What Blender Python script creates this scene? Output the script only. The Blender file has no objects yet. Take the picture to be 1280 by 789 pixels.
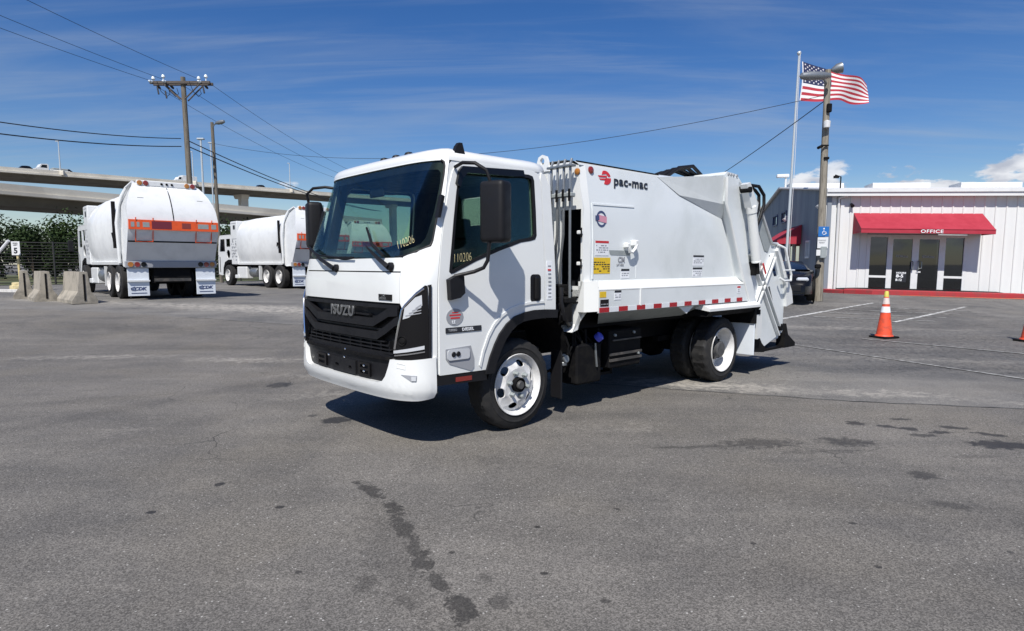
import bpy, bmesh, math, random
from math import sin, cos, pi, radians, sqrt, atan2
from mathutils import Vector, Matrix
random.seed(7)
S = bpy.context.scene
COL = S.collection

# ------------------------------------------------------------------ camera
CAMH, PITCH = 1.4402, .1037
cam_d = bpy.data.cameras.new("camera")
cam = bpy.data.objects.new("camera", cam_d)
COL.objects.link(cam)
cam.location = (0, 0, CAMH)
cam.rotation_euler = (pi / 2 - PITCH, 0, 0)
cam_d.sensor_width = 36
cam_d.lens = 36 * 768.5 / 1280
cam_d.shift_y = 16.1 / 1280
cam_d.clip_start = .05
cam_d.clip_end = 5000
S.camera = cam

# ------------------------------------------------------------------ light, sky
SUN = Vector((-.170, -.770, 1.0)).normalized()
sun_d = bpy.data.lights.new("sun", 'SUN')
sun_d.energy = 5.0
sun_d.angle = radians(.53)
sun_d.color = (1, .955, .89)
sun = bpy.data.objects.new("sun", sun_d)
COL.objects.link(sun)
sun.rotation_euler = SUN.to_track_quat('Z', 'Y').to_euler()
W = bpy.data.worlds.new("World")
S.world = W
W.use_nodes = True
SKY_STRENGTH = .07


class NT:
    """small helper round a node tree"""
    def __init__(s, tree):
        s.t = tree
        s.n = tree.nodes
        s.l = tree.links

    def add(s, typ, ins=None, **kw):
        nd = s.n.new(typ)
        for k, v in kw.items():
            setattr(nd, k, v)
        for k, v in (ins or {}).items():
            if hasattr(v, 'is_output'):
                s.l.new(v, nd.inputs[k])
            else:
                nd.inputs[k].default_value = v
        return nd

    def math(s, op, a, b=0.0, c=0.0, clamp=False):
        return s.add('ShaderNodeMath', {0: a, 1: b, 2: c}, operation=op, use_clamp=clamp).outputs[0]

    def noise(s, vec, scale, detail=4, rough=.55, dist=0.0):
        i = {'Scale': scale, 'Detail': detail, 'Roughness': rough, 'Distortion': dist}
        if vec is not None:
            i['Vector'] = vec
        return s.add('ShaderNodeTexNoise', i).outputs['Fac']

    def ramp(s, fac, lo, hi, a=0.0, b=1.0):
        return s.add('ShaderNodeMapRange', {0: fac, 1: lo, 2: hi, 3: a, 4: b}, interpolation_type='SMOOTHSTEP').outputs[0]

    def mix(s, fac, a, b):
        nd = s.add('ShaderNodeMix', data_type='RGBA')
        for i, v in ((0, fac), (6, a), (7, b)):
            if hasattr(v, 'is_output'):
                s.l.new(v, nd.inputs[i])
            else:
                nd.inputs[i].default_value = v if i == 0 else (*v[:3], 1)
        return nd.outputs[2]


w = NT(W.node_tree)
w.n.clear()
sky = w.add('ShaderNodeTexSky', sky_type='NISHITA', sun_disc=False)
sky.sun_elevation = math.asin(SUN.z)
sky.sun_rotation = atan2(SUN.x, SUN.y)
sky.altitude = 0
sky.air_density = 1.0
sky.dust_density = .35
sky.ozone_density = 3.0
tc = w.add('ShaderNodeTexCoord').outputs['Generated']
sep = w.add('ShaderNodeSeparateXYZ', {0: tc})
zz = w.math('MAXIMUM', sep.outputs[2], 0.0)
za = w.math('ADD', zz, .10)
pxx = w.math('DIVIDE', sep.outputs[0], za)
pyy = w.math('DIVIDE', sep.outputs[1], za)
# thin streaked high cloud, laid out on a flat layer overhead
cv = w.add('ShaderNodeCombineXYZ', {0: w.math('ADD', w.math('MULTIPLY', pxx, .42), w.math('MULTIPLY', pyy, .18)), 1: w.math('MULTIPLY', pyy, .95), 2: 1.7}).outputs[0]
n1 = w.noise(cv, 1.5, 7, .58, .45)
n2 = w.noise(cv, .55, 3, .5, .2)
cir = w.math('MULTIPLY', w.ramp(n1, .42, .80), w.ramp(n2, .36, .66))
n3 = w.noise(w.add('ShaderNodeMapping', {'Vector': cv, 'Scale': (.7, 2.6, 1), 'Rotation': (0, 0, .25)}).outputs[0], 2.2, 8, .62, .5)
cir = w.math('ADD', w.math('MULTIPLY', cir, .30), w.math('MULTIPLY', w.math('MULTIPLY', w.ramp(n3, .42, .78), w.ramp(n2, .30, .62)), .22), clamp=True)
# heaped clouds low over the horizon
az = w.math('ARCTAN2', sep.outputs[0], sep.outputs[1])
cv2 = w.add('ShaderNodeCombineXYZ', {0: w.math('ADD', az, .085), 1: w.math('MULTIPLY', zz, 2.1), 2: 4.35}).outputs[0]
c1 = w.noise(cv2, 13.0, 7, .56, .15)
band = w.math('MULTIPLY', w.ramp(zz, .20, .115), w.ramp(zz, .0, .03, .5, 1.0))
side = w.math('MAXIMUM', w.ramp(az, .30, .46), w.math('MULTIPLY', w.ramp(az, -.1, -.36), .62))
cum = w.ramp(w.math('MULTIPLY', c1, w.math('ADD', .40, w.math('MULTIPLY', w.math('MULTIPLY', band, side), .72))), .52, .60)
cum = w.math('MULTIPLY', cum, band, clamp=True)
shade = w.noise(cv2, 22, 4, .5)
ccol = w.mix(w.ramp(shade, .35, .65), (6.6, 6.9, 7.9), (11.5, 11.6, 12.0))
hs = w.add('ShaderNodeHueSaturation', {'Hue': w.ramp(zz, .0, .14, .5, .513), 'Saturation': w.ramp(zz, .0, .14, .9, 1.34), 'Value': 1.28, 'Fac': 1.0, 'Color': sky.outputs[0]}).outputs[0]
m1 = w.mix(cir, hs, (5.4, 6.2, 7.3))
m2 = w.mix(w.math('MULTIPLY', cum, .92), m1, ccol)
bg = w.add('ShaderNodeBackground', {0: m2, 1: SKY_STRENGTH})
out = w.add('ShaderNodeOutputWorld', {0: bg.outputs[0]})
S.view_settings.view_transform = 'Standard'
S.view_settings.look = 'None'
S.view_settings.gamma = 1
S.view_settings.use_curve_mapping = False
S.view_settings.exposure = .15


# ------------------------------------------------------------------ materials
MAT = {}


def mat(name, col, rough=.5, metal=0.0, coat=0.0, var=0.0, scale=6.0, bump=0.0, bscale=40.0, col2=None, spec=.5, stretch=None):
    m = bpy.data.materials.new(name)
    m.use_nodes = True
    t = NT(m.node_tree)
    b = t.n['Principled BSDF']
    b.inputs['Base Color'].default_value = (*col, 1)
    b.inputs['Roughness'].default_value = rough
    b.inputs['Metallic'].default_value = metal
    b.inputs['Coat Weight'].default_value = coat
    b.inputs['Coat Roughness'].default_value = .08
    b.inputs['Specular IOR Level'].default_value = spec
    if var or bump:
        pos = t.add('ShaderNodeTexCoord').outputs['Object']
        if stretch:
            pos = t.add('ShaderNodeMapping', {'Vector': pos, 'Scale': stretch}).outputs[0]
        if var:
            n = t.noise(pos, scale, 6, .62, .3)
            c2 = col2 or tuple(c * (1 - var) for c in col)
            t.l.new(t.mix(t.ramp(n, .42, .68), col, c2), b.inputs['Base Color'])
            t.l.new(t.ramp(n, .3, .7, rough * .85, min(1, rough * 1.2)), b.inputs['Roughness'])
        if bump:
            bn = t.noise(pos, bscale, 4, .6)
            bp = t.add('ShaderNodeBump', {'Strength': bump, 'Distance': .01, 'Height': bn})
            t.l.new(bp.outputs[0], b.inputs['Normal'])
    MAT[name] = m
    return m


WHITE = mat('white_paint', (.74, .755, .74), .32, coat=.5, var=.05, scale=1.6)
WHITE2 = mat('white_body_paint', (.715, .75, .755), .34, coat=.4, var=.06, scale=1.1, bump=.10, bscale=2.2, col2=(.62, .655, .65))
OLDWHITE = mat('white_truck_paint', (.70, .715, .715), .4, coat=.25, var=.10, scale=2.2)
BLACK = mat('black_plastic', (.010, .010, .012), .5, var=.25, scale=9, bump=.08, bscale=220, spec=.28)
GLOSSBLACK = mat('gloss_black', (.006, .006, .007), .14, spec=.4)
CHASSIS = mat('chassis_black', (.006, .006, .007), .7, var=.4, scale=12, col2=(.012, .0115, .011), spec=.12)
RUBBER = mat('tyre_rubber', (.012, .012, .0125), .8, var=.4, scale=14, col2=(.022, .021, .020), bump=.12, bscale=90)
GREY = mat('grey_steel', (.30, .33, .33), .5, var=.15, scale=8)
TRIM = mat('interior_grey', (.035, .037, .04), .75, var=.2, scale=10)
SEAT = mat('seat_cloth', (.03, .031, .034), .9, var=.3, scale=40)
ALU = mat('alloy_tube', (.30, .32, .33), .42, metal=.7, var=.2, scale=20)
RIMWHITE = mat('white_rim', (.70, .70, .69), .4, coat=.2, var=.18, scale=7, col2=(.52, .51, .49))
CHROME = mat('chrome', (.75, .76, .78), .16, metal=1.0)
LETTER = mat('grey_letter', (.30, .31, .32), .3, metal=.8)
RED = mat('red_paint', (.42, .035, .04), .5, var=.15, scale=8)
DECALRED = mat('decal_red', (.55, .03, .035), .4)
DECALBLACK = mat('decal_black', (.02, .022, .028), .4)
DECALGREY = mat('decal_grey', (.30, .31, .33), .5)
DECALWHITE = mat('decal_white', (.80, .82, .84), .45)
DECALPINK = mat('decal_pink', (.62, .28, .36), .5)
DECALBLUE = mat('decal_blue', (.05, .07, .16), .5)
YELLOW = mat('sticker_yellow', (.75, .50, .02), .5, var=.12, scale=30)
CHALK = mat('yellow_marker', (.80, .70, .38), .8)
TAPERED = mat('tape_red', (.38, .012, .02), .28, var=.2, scale=30)
TAPEWHITE = mat('tape_white', (.72, .74, .76), .3, var=.08, scale=30)
AMBER = mat('amber_lens', (.40, .16, .03), .2, coat=.6)
REDLENS = mat('red_lens', (.22, .025, .02), .2, coat=.6)
LENS = mat('clear_lens', (.72, .75, .78), .12, metal=.35, coat=.8)
BLUECAP = mat('blue_cap', (.08, .10, .62), .4)
ORANGE = mat('orange_paint', (.78, .10, .02), .5, var=.15, scale=6)
CONEORANGE = mat('cone_orange', (.80, .085, .03), .55, var=.25, scale=9, col2=(.50, .07, .035))
AWNING = mat('awning_canvas', (.37, .024, .045), .8, var=.10, scale=2.5, bump=.05, bscale=60)
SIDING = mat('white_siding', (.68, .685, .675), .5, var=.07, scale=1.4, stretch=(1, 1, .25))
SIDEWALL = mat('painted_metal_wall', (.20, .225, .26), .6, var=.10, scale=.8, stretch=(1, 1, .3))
FRAME = mat('door_frame_white', (.68, .69, .69), .45, var=.08, scale=5)
CONC = mat('concrete', (.36, .325, .265), .9, var=.35, scale=2.6, bump=.35, bscale=26, col2=(.20, .185, .155))
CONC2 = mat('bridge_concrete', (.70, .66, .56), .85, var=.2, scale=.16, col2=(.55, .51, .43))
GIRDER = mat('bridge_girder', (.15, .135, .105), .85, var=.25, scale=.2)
WOOD = mat('weathered_wood', (.27, .245, .20), .9, var=.45, scale=9, bump=.4, bscale=40, stretch=(3, 3, .22), col2=(.13, .115, .092))
HUBGREY = mat('hub_grey', (.10, .10, .10), .5, metal=.3, var=.3, scale=20)
POLEWOOD = mat('pole_wood', (.17, .15, .118), .9, var=.45, scale=9, bump=.4, bscale=40, stretch=(3, 3, .22), col2=(.08, .07, .055))
DARKWOOD = mat('dark_wood', (.10, .085, .075), .9, var=.4, scale=12, stretch=(.4, 3, 3))
WIRE = mat('cable', (.015, .016, .02), .6)
POLEWHITE = mat('white_pole', (.50, .54, .56), .4, metal=.2)
PORCELAIN = mat('porcelain', (.70, .76, .78), .2, coat=.5)
KERBRED = mat('kerb_red', (.36, .028, .035), .75, var=.35, scale=5, col2=(.25, .05, .05))
KERBSUNLIT = mat('kerb_sunlit', (.70, .20, .10), .8, var=.3, scale=6)  # orange tone carries the sunlight on the lower kerb face
KERBWHITE = mat('kerb_white', (.62, .61, .58), .8, var=.25, scale=5)
FENCEM = mat('fence_wire', (.045, .045, .042), .5, metal=.4)
YPOST = mat('cream_post', (.62, .52, .26), .7, var=.25, scale=8)
BASEY = mat('cream_concrete', (.62, .53, .30), .85, var=.3, scale=6, bump=.3, bscale=30)
CARBLACK = mat('black_car_paint', (.005, .005, .006), .22, spec=.3)
FLAGRED = mat('flag_red', (.42, .03, .05), .85)
FLAGWHITE = mat('flag_white', (.75, .74, .74), .85)
FLAGBLUE = mat('flag_blue', (.018, .026, .085), .85)
SIGNBLUE = mat('sign_blue', (.02, .14, .42), .45)
BARK = mat('bark', (.09, .07, .05), .95, var=.4, scale=8, bump=.5, bscale=20)
PALEBLUE = mat('mudflap_white', (.70, .75, .80), .45, var=.08, scale=4)
DIRTY = mat('worn_steel', (.07, .068, .065), .6, metal=.4, var=.5, scale=7, col2=(.14, .125, .11))


def glass(name, tint=(.42, .48, .47), refl=1.0, rough=.02):
    m = bpy.data.materials.new(name)
    m.use_nodes = True
    t = NT(m.node_tree)
    t.n.clear()
    o = t.add('ShaderNodeOutputMaterial')
    tr = t.add('ShaderNodeBsdfTransparent', {0: (*tint, 1)})
    gl = t.add('ShaderNodeBsdfGlossy', {0: (.9, .95, 1, 1), 'Roughness': rough})
    fr = t.add('ShaderNodeFresnel', {0: 1.5}).outputs[0]
    mx = t.add('ShaderNodeMixShader', {0: t.math('MULTIPLY', fr, refl, clamp=True), 1: tr.outputs[0], 2: gl.outputs[0]})
    t.l.new(mx.outputs[0], o.inputs[0])
    MAT[name] = m
    return m


GLASS = glass('windscreen_glass', (.82, .90, .86), .22)
SIDEGLASS = glass('side_glass', (.62, .72, .65), .26)
DARKGLASS = glass('shop_glass', (.16, .17, .18), 2.0)
MIRROR = mat('mirror_glass', (.8, .82, .85), .03, metal=1.0)


# ------------------------------------------------------------------ mesh building
def frame_from(d):
    d = Vector(d).normalized()
    up = Vector((0, 0, 1)) if abs(d.z) < .95 else Vector((1, 0, 0))
    a = d.cross(up).normalized()
    return a, d.cross(a).normalized(), d


PLATES = []


class MB:
    def __init__(s):
        s.b = bmesh.new()

    def face(s, pts):
        vs = [s.b.verts.new(p) for p in pts]
        return s.b.faces.new(vs)

    def hexa(s, p):      # 8 points: bottom four (ccw), top four
        v = [s.b.verts.new(q) for q in p]
        for f in ((3, 2, 1, 0), (4, 5, 6, 7), (0, 1, 5, 4), (1, 2, 6, 5), (2, 3, 7, 6), (3, 0, 4, 7)):
            s.b.faces.new([v[i] for i in f])
        return v

    def box(s, x0, x1, y0, y1, z0, z1, bev=0.0, M=None, seg=1):
        P = [(x0, y0, z0), (x1, y0, z0), (x1, y1, z0), (x0, y1, z0), (x0, y0, z1), (x1, y0, z1), (x1, y1, z1), (x0, y1, z1)]
        if bev:
            t = bmesh.new()
            v = [t.verts.new(q) for q in P]
            for f in ((3, 2, 1, 0), (4, 5, 6, 7), (0, 1, 5, 4), (1, 2, 6, 5), (2, 3, 7, 6), (3, 0, 4, 7)):
                t.faces.new([v[i] for i in f])
            bmesh.ops.bevel(t, geom=t.edges[:], offset=bev, segments=seg, affect='EDGES', profile=.6)
            s.join(t, M)
        else:
            if M:
                P = [M @ Vector(q) for q in P]
            s.hexa(P)
        return s

    def join(s, t, M=None):
        mp = {v: s.b.verts.new(M @ v.co if M else v.co) for v in t.verts}
        for f in t.faces:
            try:
                s.b.faces.new([mp[v] for v in f.verts])
            except ValueError:
                pass
        t.free()

    def prism(s, poly, fa, fb):
        """poly: 2D list; fa, fb map (u,v) to the two end faces"""
        A = [s.b.verts.new(fa(*p)) for p in poly]
        B = [s.b.verts.new(fb(*p)) for p in poly]
        n = len(poly)
        s.b.faces.new(A[::-1])
        s.b.faces.new(B)
        for i in range(n):
            j = (i + 1) % n
            s.b.faces.new([A[i], A[j], B[j], B[i]])
        return s

    def side(s, poly, y0, y1):       # polygon in x,z pushed along y
        return s.prism(poly, lambda a, b: (a, y0, b), lambda a, b: (a, y1, b))

    def tube(s, pts, r, n=8, closed=False, cap=True):
        pts = [Vector(p) for p in pts]
        rr = r if isinstance(r, (list, tuple)) else [r] * len(pts)
        rings = []
        prev = None
        N = len(pts)
        for i, p in enumerate(pts):
            if closed:
                d = pts[(i + 1) % N] - pts[i - 1]
            else:
                d = pts[min(i + 1, N - 1)] - pts[max(i - 1, 0)]
            d.normalize()
            if prev is None:
                a, b, _ = frame_from(d)
            else:
                a = prev - d * prev.dot(d)
                a.normalize()
                b = d.cross(a)
            prev = a
            rings.append([s.b.verts.new(p + (a * cos(2 * pi * k / n) + b * sin(2 * pi * k / n)) * rr[i]) for k in range(n)])
        for i in range(N if closed else N - 1):
            A, B = rings[i], rings[(i + 1) % N]
            for k in range(n):
                j = (k + 1) % n
                s.b.faces.new([A[k], A[j], B[j], B[k]])
        if cap and not closed:
            s.b.faces.new(rings[0][::-1])
            s.b.faces.new(rings[-1])
        return s

    def cyl(s, p0, p1, r0, r1=None, n=16):
        return s.tube([p0, p1], [r0, r0 if r1 is None else r1], n)

    def lathe(s, prof, o=(0, 0, 0), ax=(0, 1, 0), n=32, jit=None, cap=False):
        """prof: list of (radius, distance along axis)"""
        a, b, d = frame_from(ax)
        o = Vector(o)
        rings = []
        for k in range(n):
            t = 2 * pi * k / n
            e = a * cos(t) + b * sin(t)
            rings.append([s.b.verts.new(o + e * (r + (jit(k, i) if jit else 0)) + d * h) for i, (r, h) in enumerate(prof)])
        for k in range(n):
            A, B = rings[k], rings[(k + 1) % n]
            for i in range(len(prof) - 1):
                s.b.faces.new([A[i], A[i + 1], B[i + 1], B[i]])
        if cap:
            s.b.faces.new([r[0] for r in rings])
            s.b.faces.new([r[-1] for r in rings][::-1])
        return s

    def loft(s, rows, closed=False, cap0=False, cap1=False):
        R = [[s.b.verts.new(p) for p in r] for r in rows]
        n = len(rows[0])
        for i in range(len(R) - 1):
            for k in range(n if closed else n - 1):
                j = (k + 1) % n
                s.b.faces.new([R[i][k], R[i][j], R[i + 1][j], R[i + 1][k]])
        if cap0:
            s.b.faces.new(R[0][::-1])
        if cap1:
            s.b.faces.new(R[-1])
        return s

    def plate(s, outer, holes, f, cuts=(), d0=0.0, d1=-.012):
        """filled 2D outline with holes, cut along lines, mapped by f(a,b,d) at two depths"""
        t = bmesh.new()
        es = []
        for loop in [outer] + list(holes):
            vs = [t.verts.new((a, b, 0)) for a, b in loop]
            for i in range(len(vs)):
                es.append(t.edges.new((vs[i], vs[(i + 1) % len(vs)])))
        bmesh.ops.triangle_fill(t, use_beauty=True, use_dissolve=False, edges=es, normal=(0, 0, 1))
        PLATES.append((outer, holes, sum(fc.calc_area() for fc in t.faces)))
        for (ax, val) in cuts:
            no = (1, 0, 0) if ax == 0 else (0, 1, 0)
            co = (val, 0, 0) if ax == 0 else (0, val, 0)
            bmesh.ops.bisect_plane(t, geom=t.verts[:] + t.edges[:] + t.faces[:], plane_co=co, plane_no=no, dist=1e-6)
        top, bot = {}, {}
        for v in t.verts:
            top[v] = s.b.verts.new(f(v.co.x, v.co.y, d0))
            bot[v] = s.b.verts.new(f(v.co.x, v.co.y, d1))
        for fc in t.faces:
            s.b.faces.new([top[v] for v in fc.verts])
            s.b.faces.new([bot[v] for v in reversed(fc.verts)])
        for e in t.edges:
            if len(e.link_faces) == 1:
                a, b = e.verts
                s.b.faces.new([top[a], top[b], bot[b], bot[a]])
        t.free()
        return s

    def mesh(s, name, sharp=35, smooth=True):
        bmesh.ops.recalc_face_normals(s.b, faces=s.b.faces[:])
        me = bpy.data.meshes.new(name)
        s.b.to_mesh(me)
        s.b.free()
        if smooth:
            me.polygons.foreach_set('use_smooth', [True] * len(me.polygons))
            me.set_sharp_from_angle(angle=radians(sharp))
        return me


def tagit(o, label=None, cat=None, group=None, kind=None):
    if label:
        o['label'] = label
    if cat:
        o['category'] = cat
    if group:
        o['group'] = group
    if kind:
        o['kind'] = kind
    return o


def level(p):          # thing > part > sub-part and no deeper
    while p and p.parent and p.parent.parent:
        p = p.parent
    return p


def obj(name, mb, m, parent=None, M=None, sharp=35, smooth=True, label=None):
    me = mb.mesh(name, sharp, smooth) if isinstance(mb, MB) else mb
    if m is not None and not me.materials:
        me.materials.append(m)
    o = bpy.data.objects.new(name, me)
    COL.objects.link(o)
    if parent:
        o.parent = level(parent)
    if M is not None:
        o.matrix_basis = M
    if label:
        o['label'] = label
    return o


def thing(name, label, cat, loc=(0, 0, 0), rz=0.0, group=None):
    o = bpy.data.objects.new(name, None)
    COL.objects.link(o)
    o.empty_display_size = .2
    o.location = loc
    o.rotation_euler = (0, 0, rz)
    return tagit(o, label, cat, group)


def again(o, name=None, parent=None, M=None):
    c = o.copy()
    COL.objects.link(c)
    if parent:
        c.parent = parent
    if M is not None:
        c.matrix_basis = M
    return c


def dup(o, parent=None, kids=None):
    c = o.copy()
    COL.objects.link(c)
    if parent:
        c.parent = parent
        c.matrix_parent_inverse = o.matrix_parent_inverse
    for ch in kids[o] if kids and o in kids else []:
        dup(ch, c, kids)
    return c


def kidmap():
    k = {}
    for o in bpy.data.objects:
        if o.parent:
            k.setdefault(o.parent, []).append(o)
    return k


def text(body, size, m, parent, o, ux, uy, ext=.002, bold=0.0, sx=1.0, shear=0.0, align='LEFT', name='lettering', space=1.0):
    """flat raised lettering at o, reading along ux with its top towards uy"""
    cu = bpy.data.curves.new('lettering', 'FONT')
    cu.body = body
    cu.size = size
    cu.extrude = ext
    cu.offset = bold
    cu.shear = shear
    cu.align_x = align
    cu.space_character = space
    cu.resolution_u = 3
    tmp = bpy.data.objects.new('lettering', cu)
    me = bpy.data.meshes.new_from_object(tmp)
    bpy.data.objects.remove(tmp)
    bpy.data.curves.remove(cu)
    ux = Vector(ux).normalized()
    n = ux.cross(Vector(uy)).normalized()
    uy2 = n.cross(ux)
    M = Matrix((ux * sx, uy2, n)).transposed().to_4x4()
    M.translation = Vector(o)
    me.transform(M)
    me.materials.clear()
    me.materials.append(m)
    me.name = name
    ob = bpy.data.objects.new(name, me)
    COL.objects.link(ob)
    ob.parent = level(parent)
    return ob


def oval(cx, cy, rx, ry, n=20, rot=0.0):
    return [(cx + rx * cos(2 * pi * k / n) * cos(rot) - ry * sin(2 * pi * k / n) * sin(rot),
             cy + rx * cos(2 * pi * k / n) * sin(rot) + ry * sin(2 * pi * k / n) * cos(rot)) for k in range(n)]


def rrect(x0, x1, y0, y1, r, n=4):
    P = []
    for cx, cy, a in ((x1 - r, y1 - r, 0), (x0 + r, y1 - r, pi / 2), (x0 + r, y0 + r, pi), (x1 - r, y0 + r, 1.5 * pi)):
        for k in range(n + 1):
            t = a + pi / 2 * k / n
            P.append((cx + r * cos(t), cy + r * sin(t)))
    return P


def sm(a, b, x):
    t = min(1, max(0, (x - a) / (b - a)))
    return t * t * (3 - 2 * t)


def gz(x, y):        # the yard rises gently towards the back
    return .38 * sm(9.8, 17.5, y - .35 * max(x, 0))


# ------------------------------------------------------------------ ground
def asphalt(name, dark, light, warm, stains, speck=.9, fresh=0.0, dust=()):
    m = bpy.data.materials.new(name)
    m.use_nodes = True
    t = NT(m.node_tree)
    b = t.n['Principled BSDF']
    pos = t.add('ShaderNodeNewGeometry').outputs['Position']
    big = t.noise(pos, .42, 6, .62, .9)
    mid = t.noise(pos, 2.2, 6, .65, .2)
    streak = t.noise(t.add('ShaderNodeMapping', {'Vector': pos, 'Rotation': (0, 0, .35), 'Scale': (.35, 2.4, 1)}).outputs[0], 1.1, 5, .6, .4)
    f = t.math('ADD', t.math('MULTIPLY', t.ramp(big, .36, .64), .50), t.math('MULTIPLY', t.ramp(mid, .3, .72), .22))
    f = t.math('ADD', f, t.math('MULTIPLY', t.ramp(streak, .35, .7), .3), clamp=True)
    c = t.mix(f, dark, light)
    warmf = t.noise(pos, .8, 3, .5)
    c = t.mix(t.math('MULTIPLY', t.ramp(warmf, .45, .7), .5), c, warm)
    # stone chips of the surface
    vo = t.add('ShaderNodeTexVoronoi', {'Vector': pos, 'Scale': 165.0, 'Randomness': 1.0})
    cell = t.add('ShaderNodeSeparateColor', {0: vo.outputs['Color']}).outputs[0]
    vo2 = t.add('ShaderNodeTexVoronoi', {'Vector': pos, 'Scale': 78.0, 'Randomness': 1.0})
    cell2 = t.add('ShaderNodeSeparateColor', {0: vo2.outputs['Color']}).outputs[1]
    gain = t.ramp(cell, 0.0, 1.0, 1 - .38 * speck, 1 + .42 * speck)
    chip = t.ramp(cell2, .972, .990, 0, 1)
    fine = t.ramp(t.noise(pos, 160, 3, .6), .3, .7, .80, 1.2)
    g = t.math('MULTIPLY', gain, fine)
    g = t.math('MULTIPLY', g, t.ramp(t.noise(pos, 70, 3, .7), .32, .68, .86, 1.14))
    c = t.add('ShaderNodeVectorMath', {0: c, 'Scale': g}, operation='SCALE').outputs[0]
    core = t.math('LESS_THAN', vo2.outputs['Distance'], .36)
    c = t.mix(t.math('MULTIPLY', t.math('MULTIPLY', chip, core), .85), c, (.44, .43, .40))
    # cracks
    wp = t.add('ShaderNodeVectorMath', {0: pos, 1: t.add('ShaderNodeTexNoise', {'Vector': pos, 'Scale': 1.2, 'Detail': 5}).outputs['Color']}, operation='ADD').outputs[0]
    cr = t.add('ShaderNodeTexVoronoi', {'Vector': wp, 'Scale': .75 if not fresh else 2.2}, feature='DISTANCE_TO_EDGE').outputs['Distance']
    crm = t.math('MULTIPLY', t.math('LESS_THAN', cr, .005 if not fresh else .008), t.ramp(t.noise(pos, .5, 3), .52 if not fresh else .40, .62))
    c = t.mix(t.math('MULTIPLY', crm, .6), c, (.02, .02, .02))
    # spills soaked into the surface
    warp = t.add('ShaderNodeTexNoise', {'Vector': pos, 'Scale': 9.0, 'Detail': 6, 'Roughness': .72}).outputs['Color']
    warp = t.add('ShaderNodeVectorMath', {0: warp, 1: (.5, .5, .5)}, operation='SUBTRACT').outputs[0]
    rag = t.math('SUBTRACT', t.noise(pos, 15, 8, .72, .4), .5)
    total = None
    for (x, y, rx, ry, rot, k, wob, hard) in stains:
        k *= .88
        wv = t.add('ShaderNodeVectorMath', {0: warp, 'Scale': wob * .8}, operation='SCALE').outputs[0]
        p2 = t.add('ShaderNodeVectorMath', {0: pos, 1: wv}, operation='ADD').outputs[0]
        mp = t.add('ShaderNodeMapping', {'Vector': p2, 'Location': (x, y, 0), 'Rotation': (0, 0, rot), 'Scale': (rx, ry, 1e3)}, vector_type='TEXTURE').outputs[0]
        ln = t.add('ShaderNodeVectorMath', {0: mp}, operation='LENGTH').outputs['Value']
        val = t.math('ADD', t.math('SUBTRACT', 1.0, ln), t.math('MULTIPLY', rag, 1.6 + 14 * wob if rx > .045 else .6))
        s_ = t.ramp(val, 0.0, .10 + .55 * (1 - hard), 0, k)
        total = s_ if total is None else t.math('MAXIMUM', total, s_)
    if total is not None:
        c = t.mix(total, c, (.016, .015, .014))
    for (x, y, rx, ry, rot, k) in dust:
        wv = t.add('ShaderNodeVectorMath', {0: warp, 'Scale': 1.6}, operation='SCALE').outputs[0]
        p2 = t.add('ShaderNodeVectorMath', {0: pos, 1: wv}, operation='ADD').outputs[0]
        mp = t.add('ShaderNodeMapping', {'Vector': p2, 'Location': (x, y, 0), 'Rotation': (0, 0, rot), 'Scale': (rx, ry, 1e3)}, vector_type='TEXTURE').outputs[0]
        ln = t.add('ShaderNodeVectorMath', {0: mp}, operation='LENGTH').outputs['Value']
        dm = t.math('MULTIPLY', t.ramp(ln, 1.0, .2, 0, k), t.ramp(t.noise(pos, 6, 6, .7), .35, .6))
        c = t.mix(dm, c, (.40, .375, .33))
    t.l.new(c, b.inputs['Base Color'])
    r = t.ramp(mid, .3, .7, .82, .95)
    if total is not None:
        r = t.math('SUBTRACT', r, t.math('MULTIPLY', total, .30))
    t.l.new(r, b.inputs['Roughness'])
    b.inputs['Specular IOR Level'].default_value = .35
    h = t.math('ADD', t.math('MULTIPLY', cell, .5), t.noise(pos, 60, 3, .6))
    bp = t.add('ShaderNodeBump', {'Strength': .5, 'Distance': .004, 'Height': h})
    t.l.new(bp.outputs[0], b.inputs['Normal'])
    return m


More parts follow.
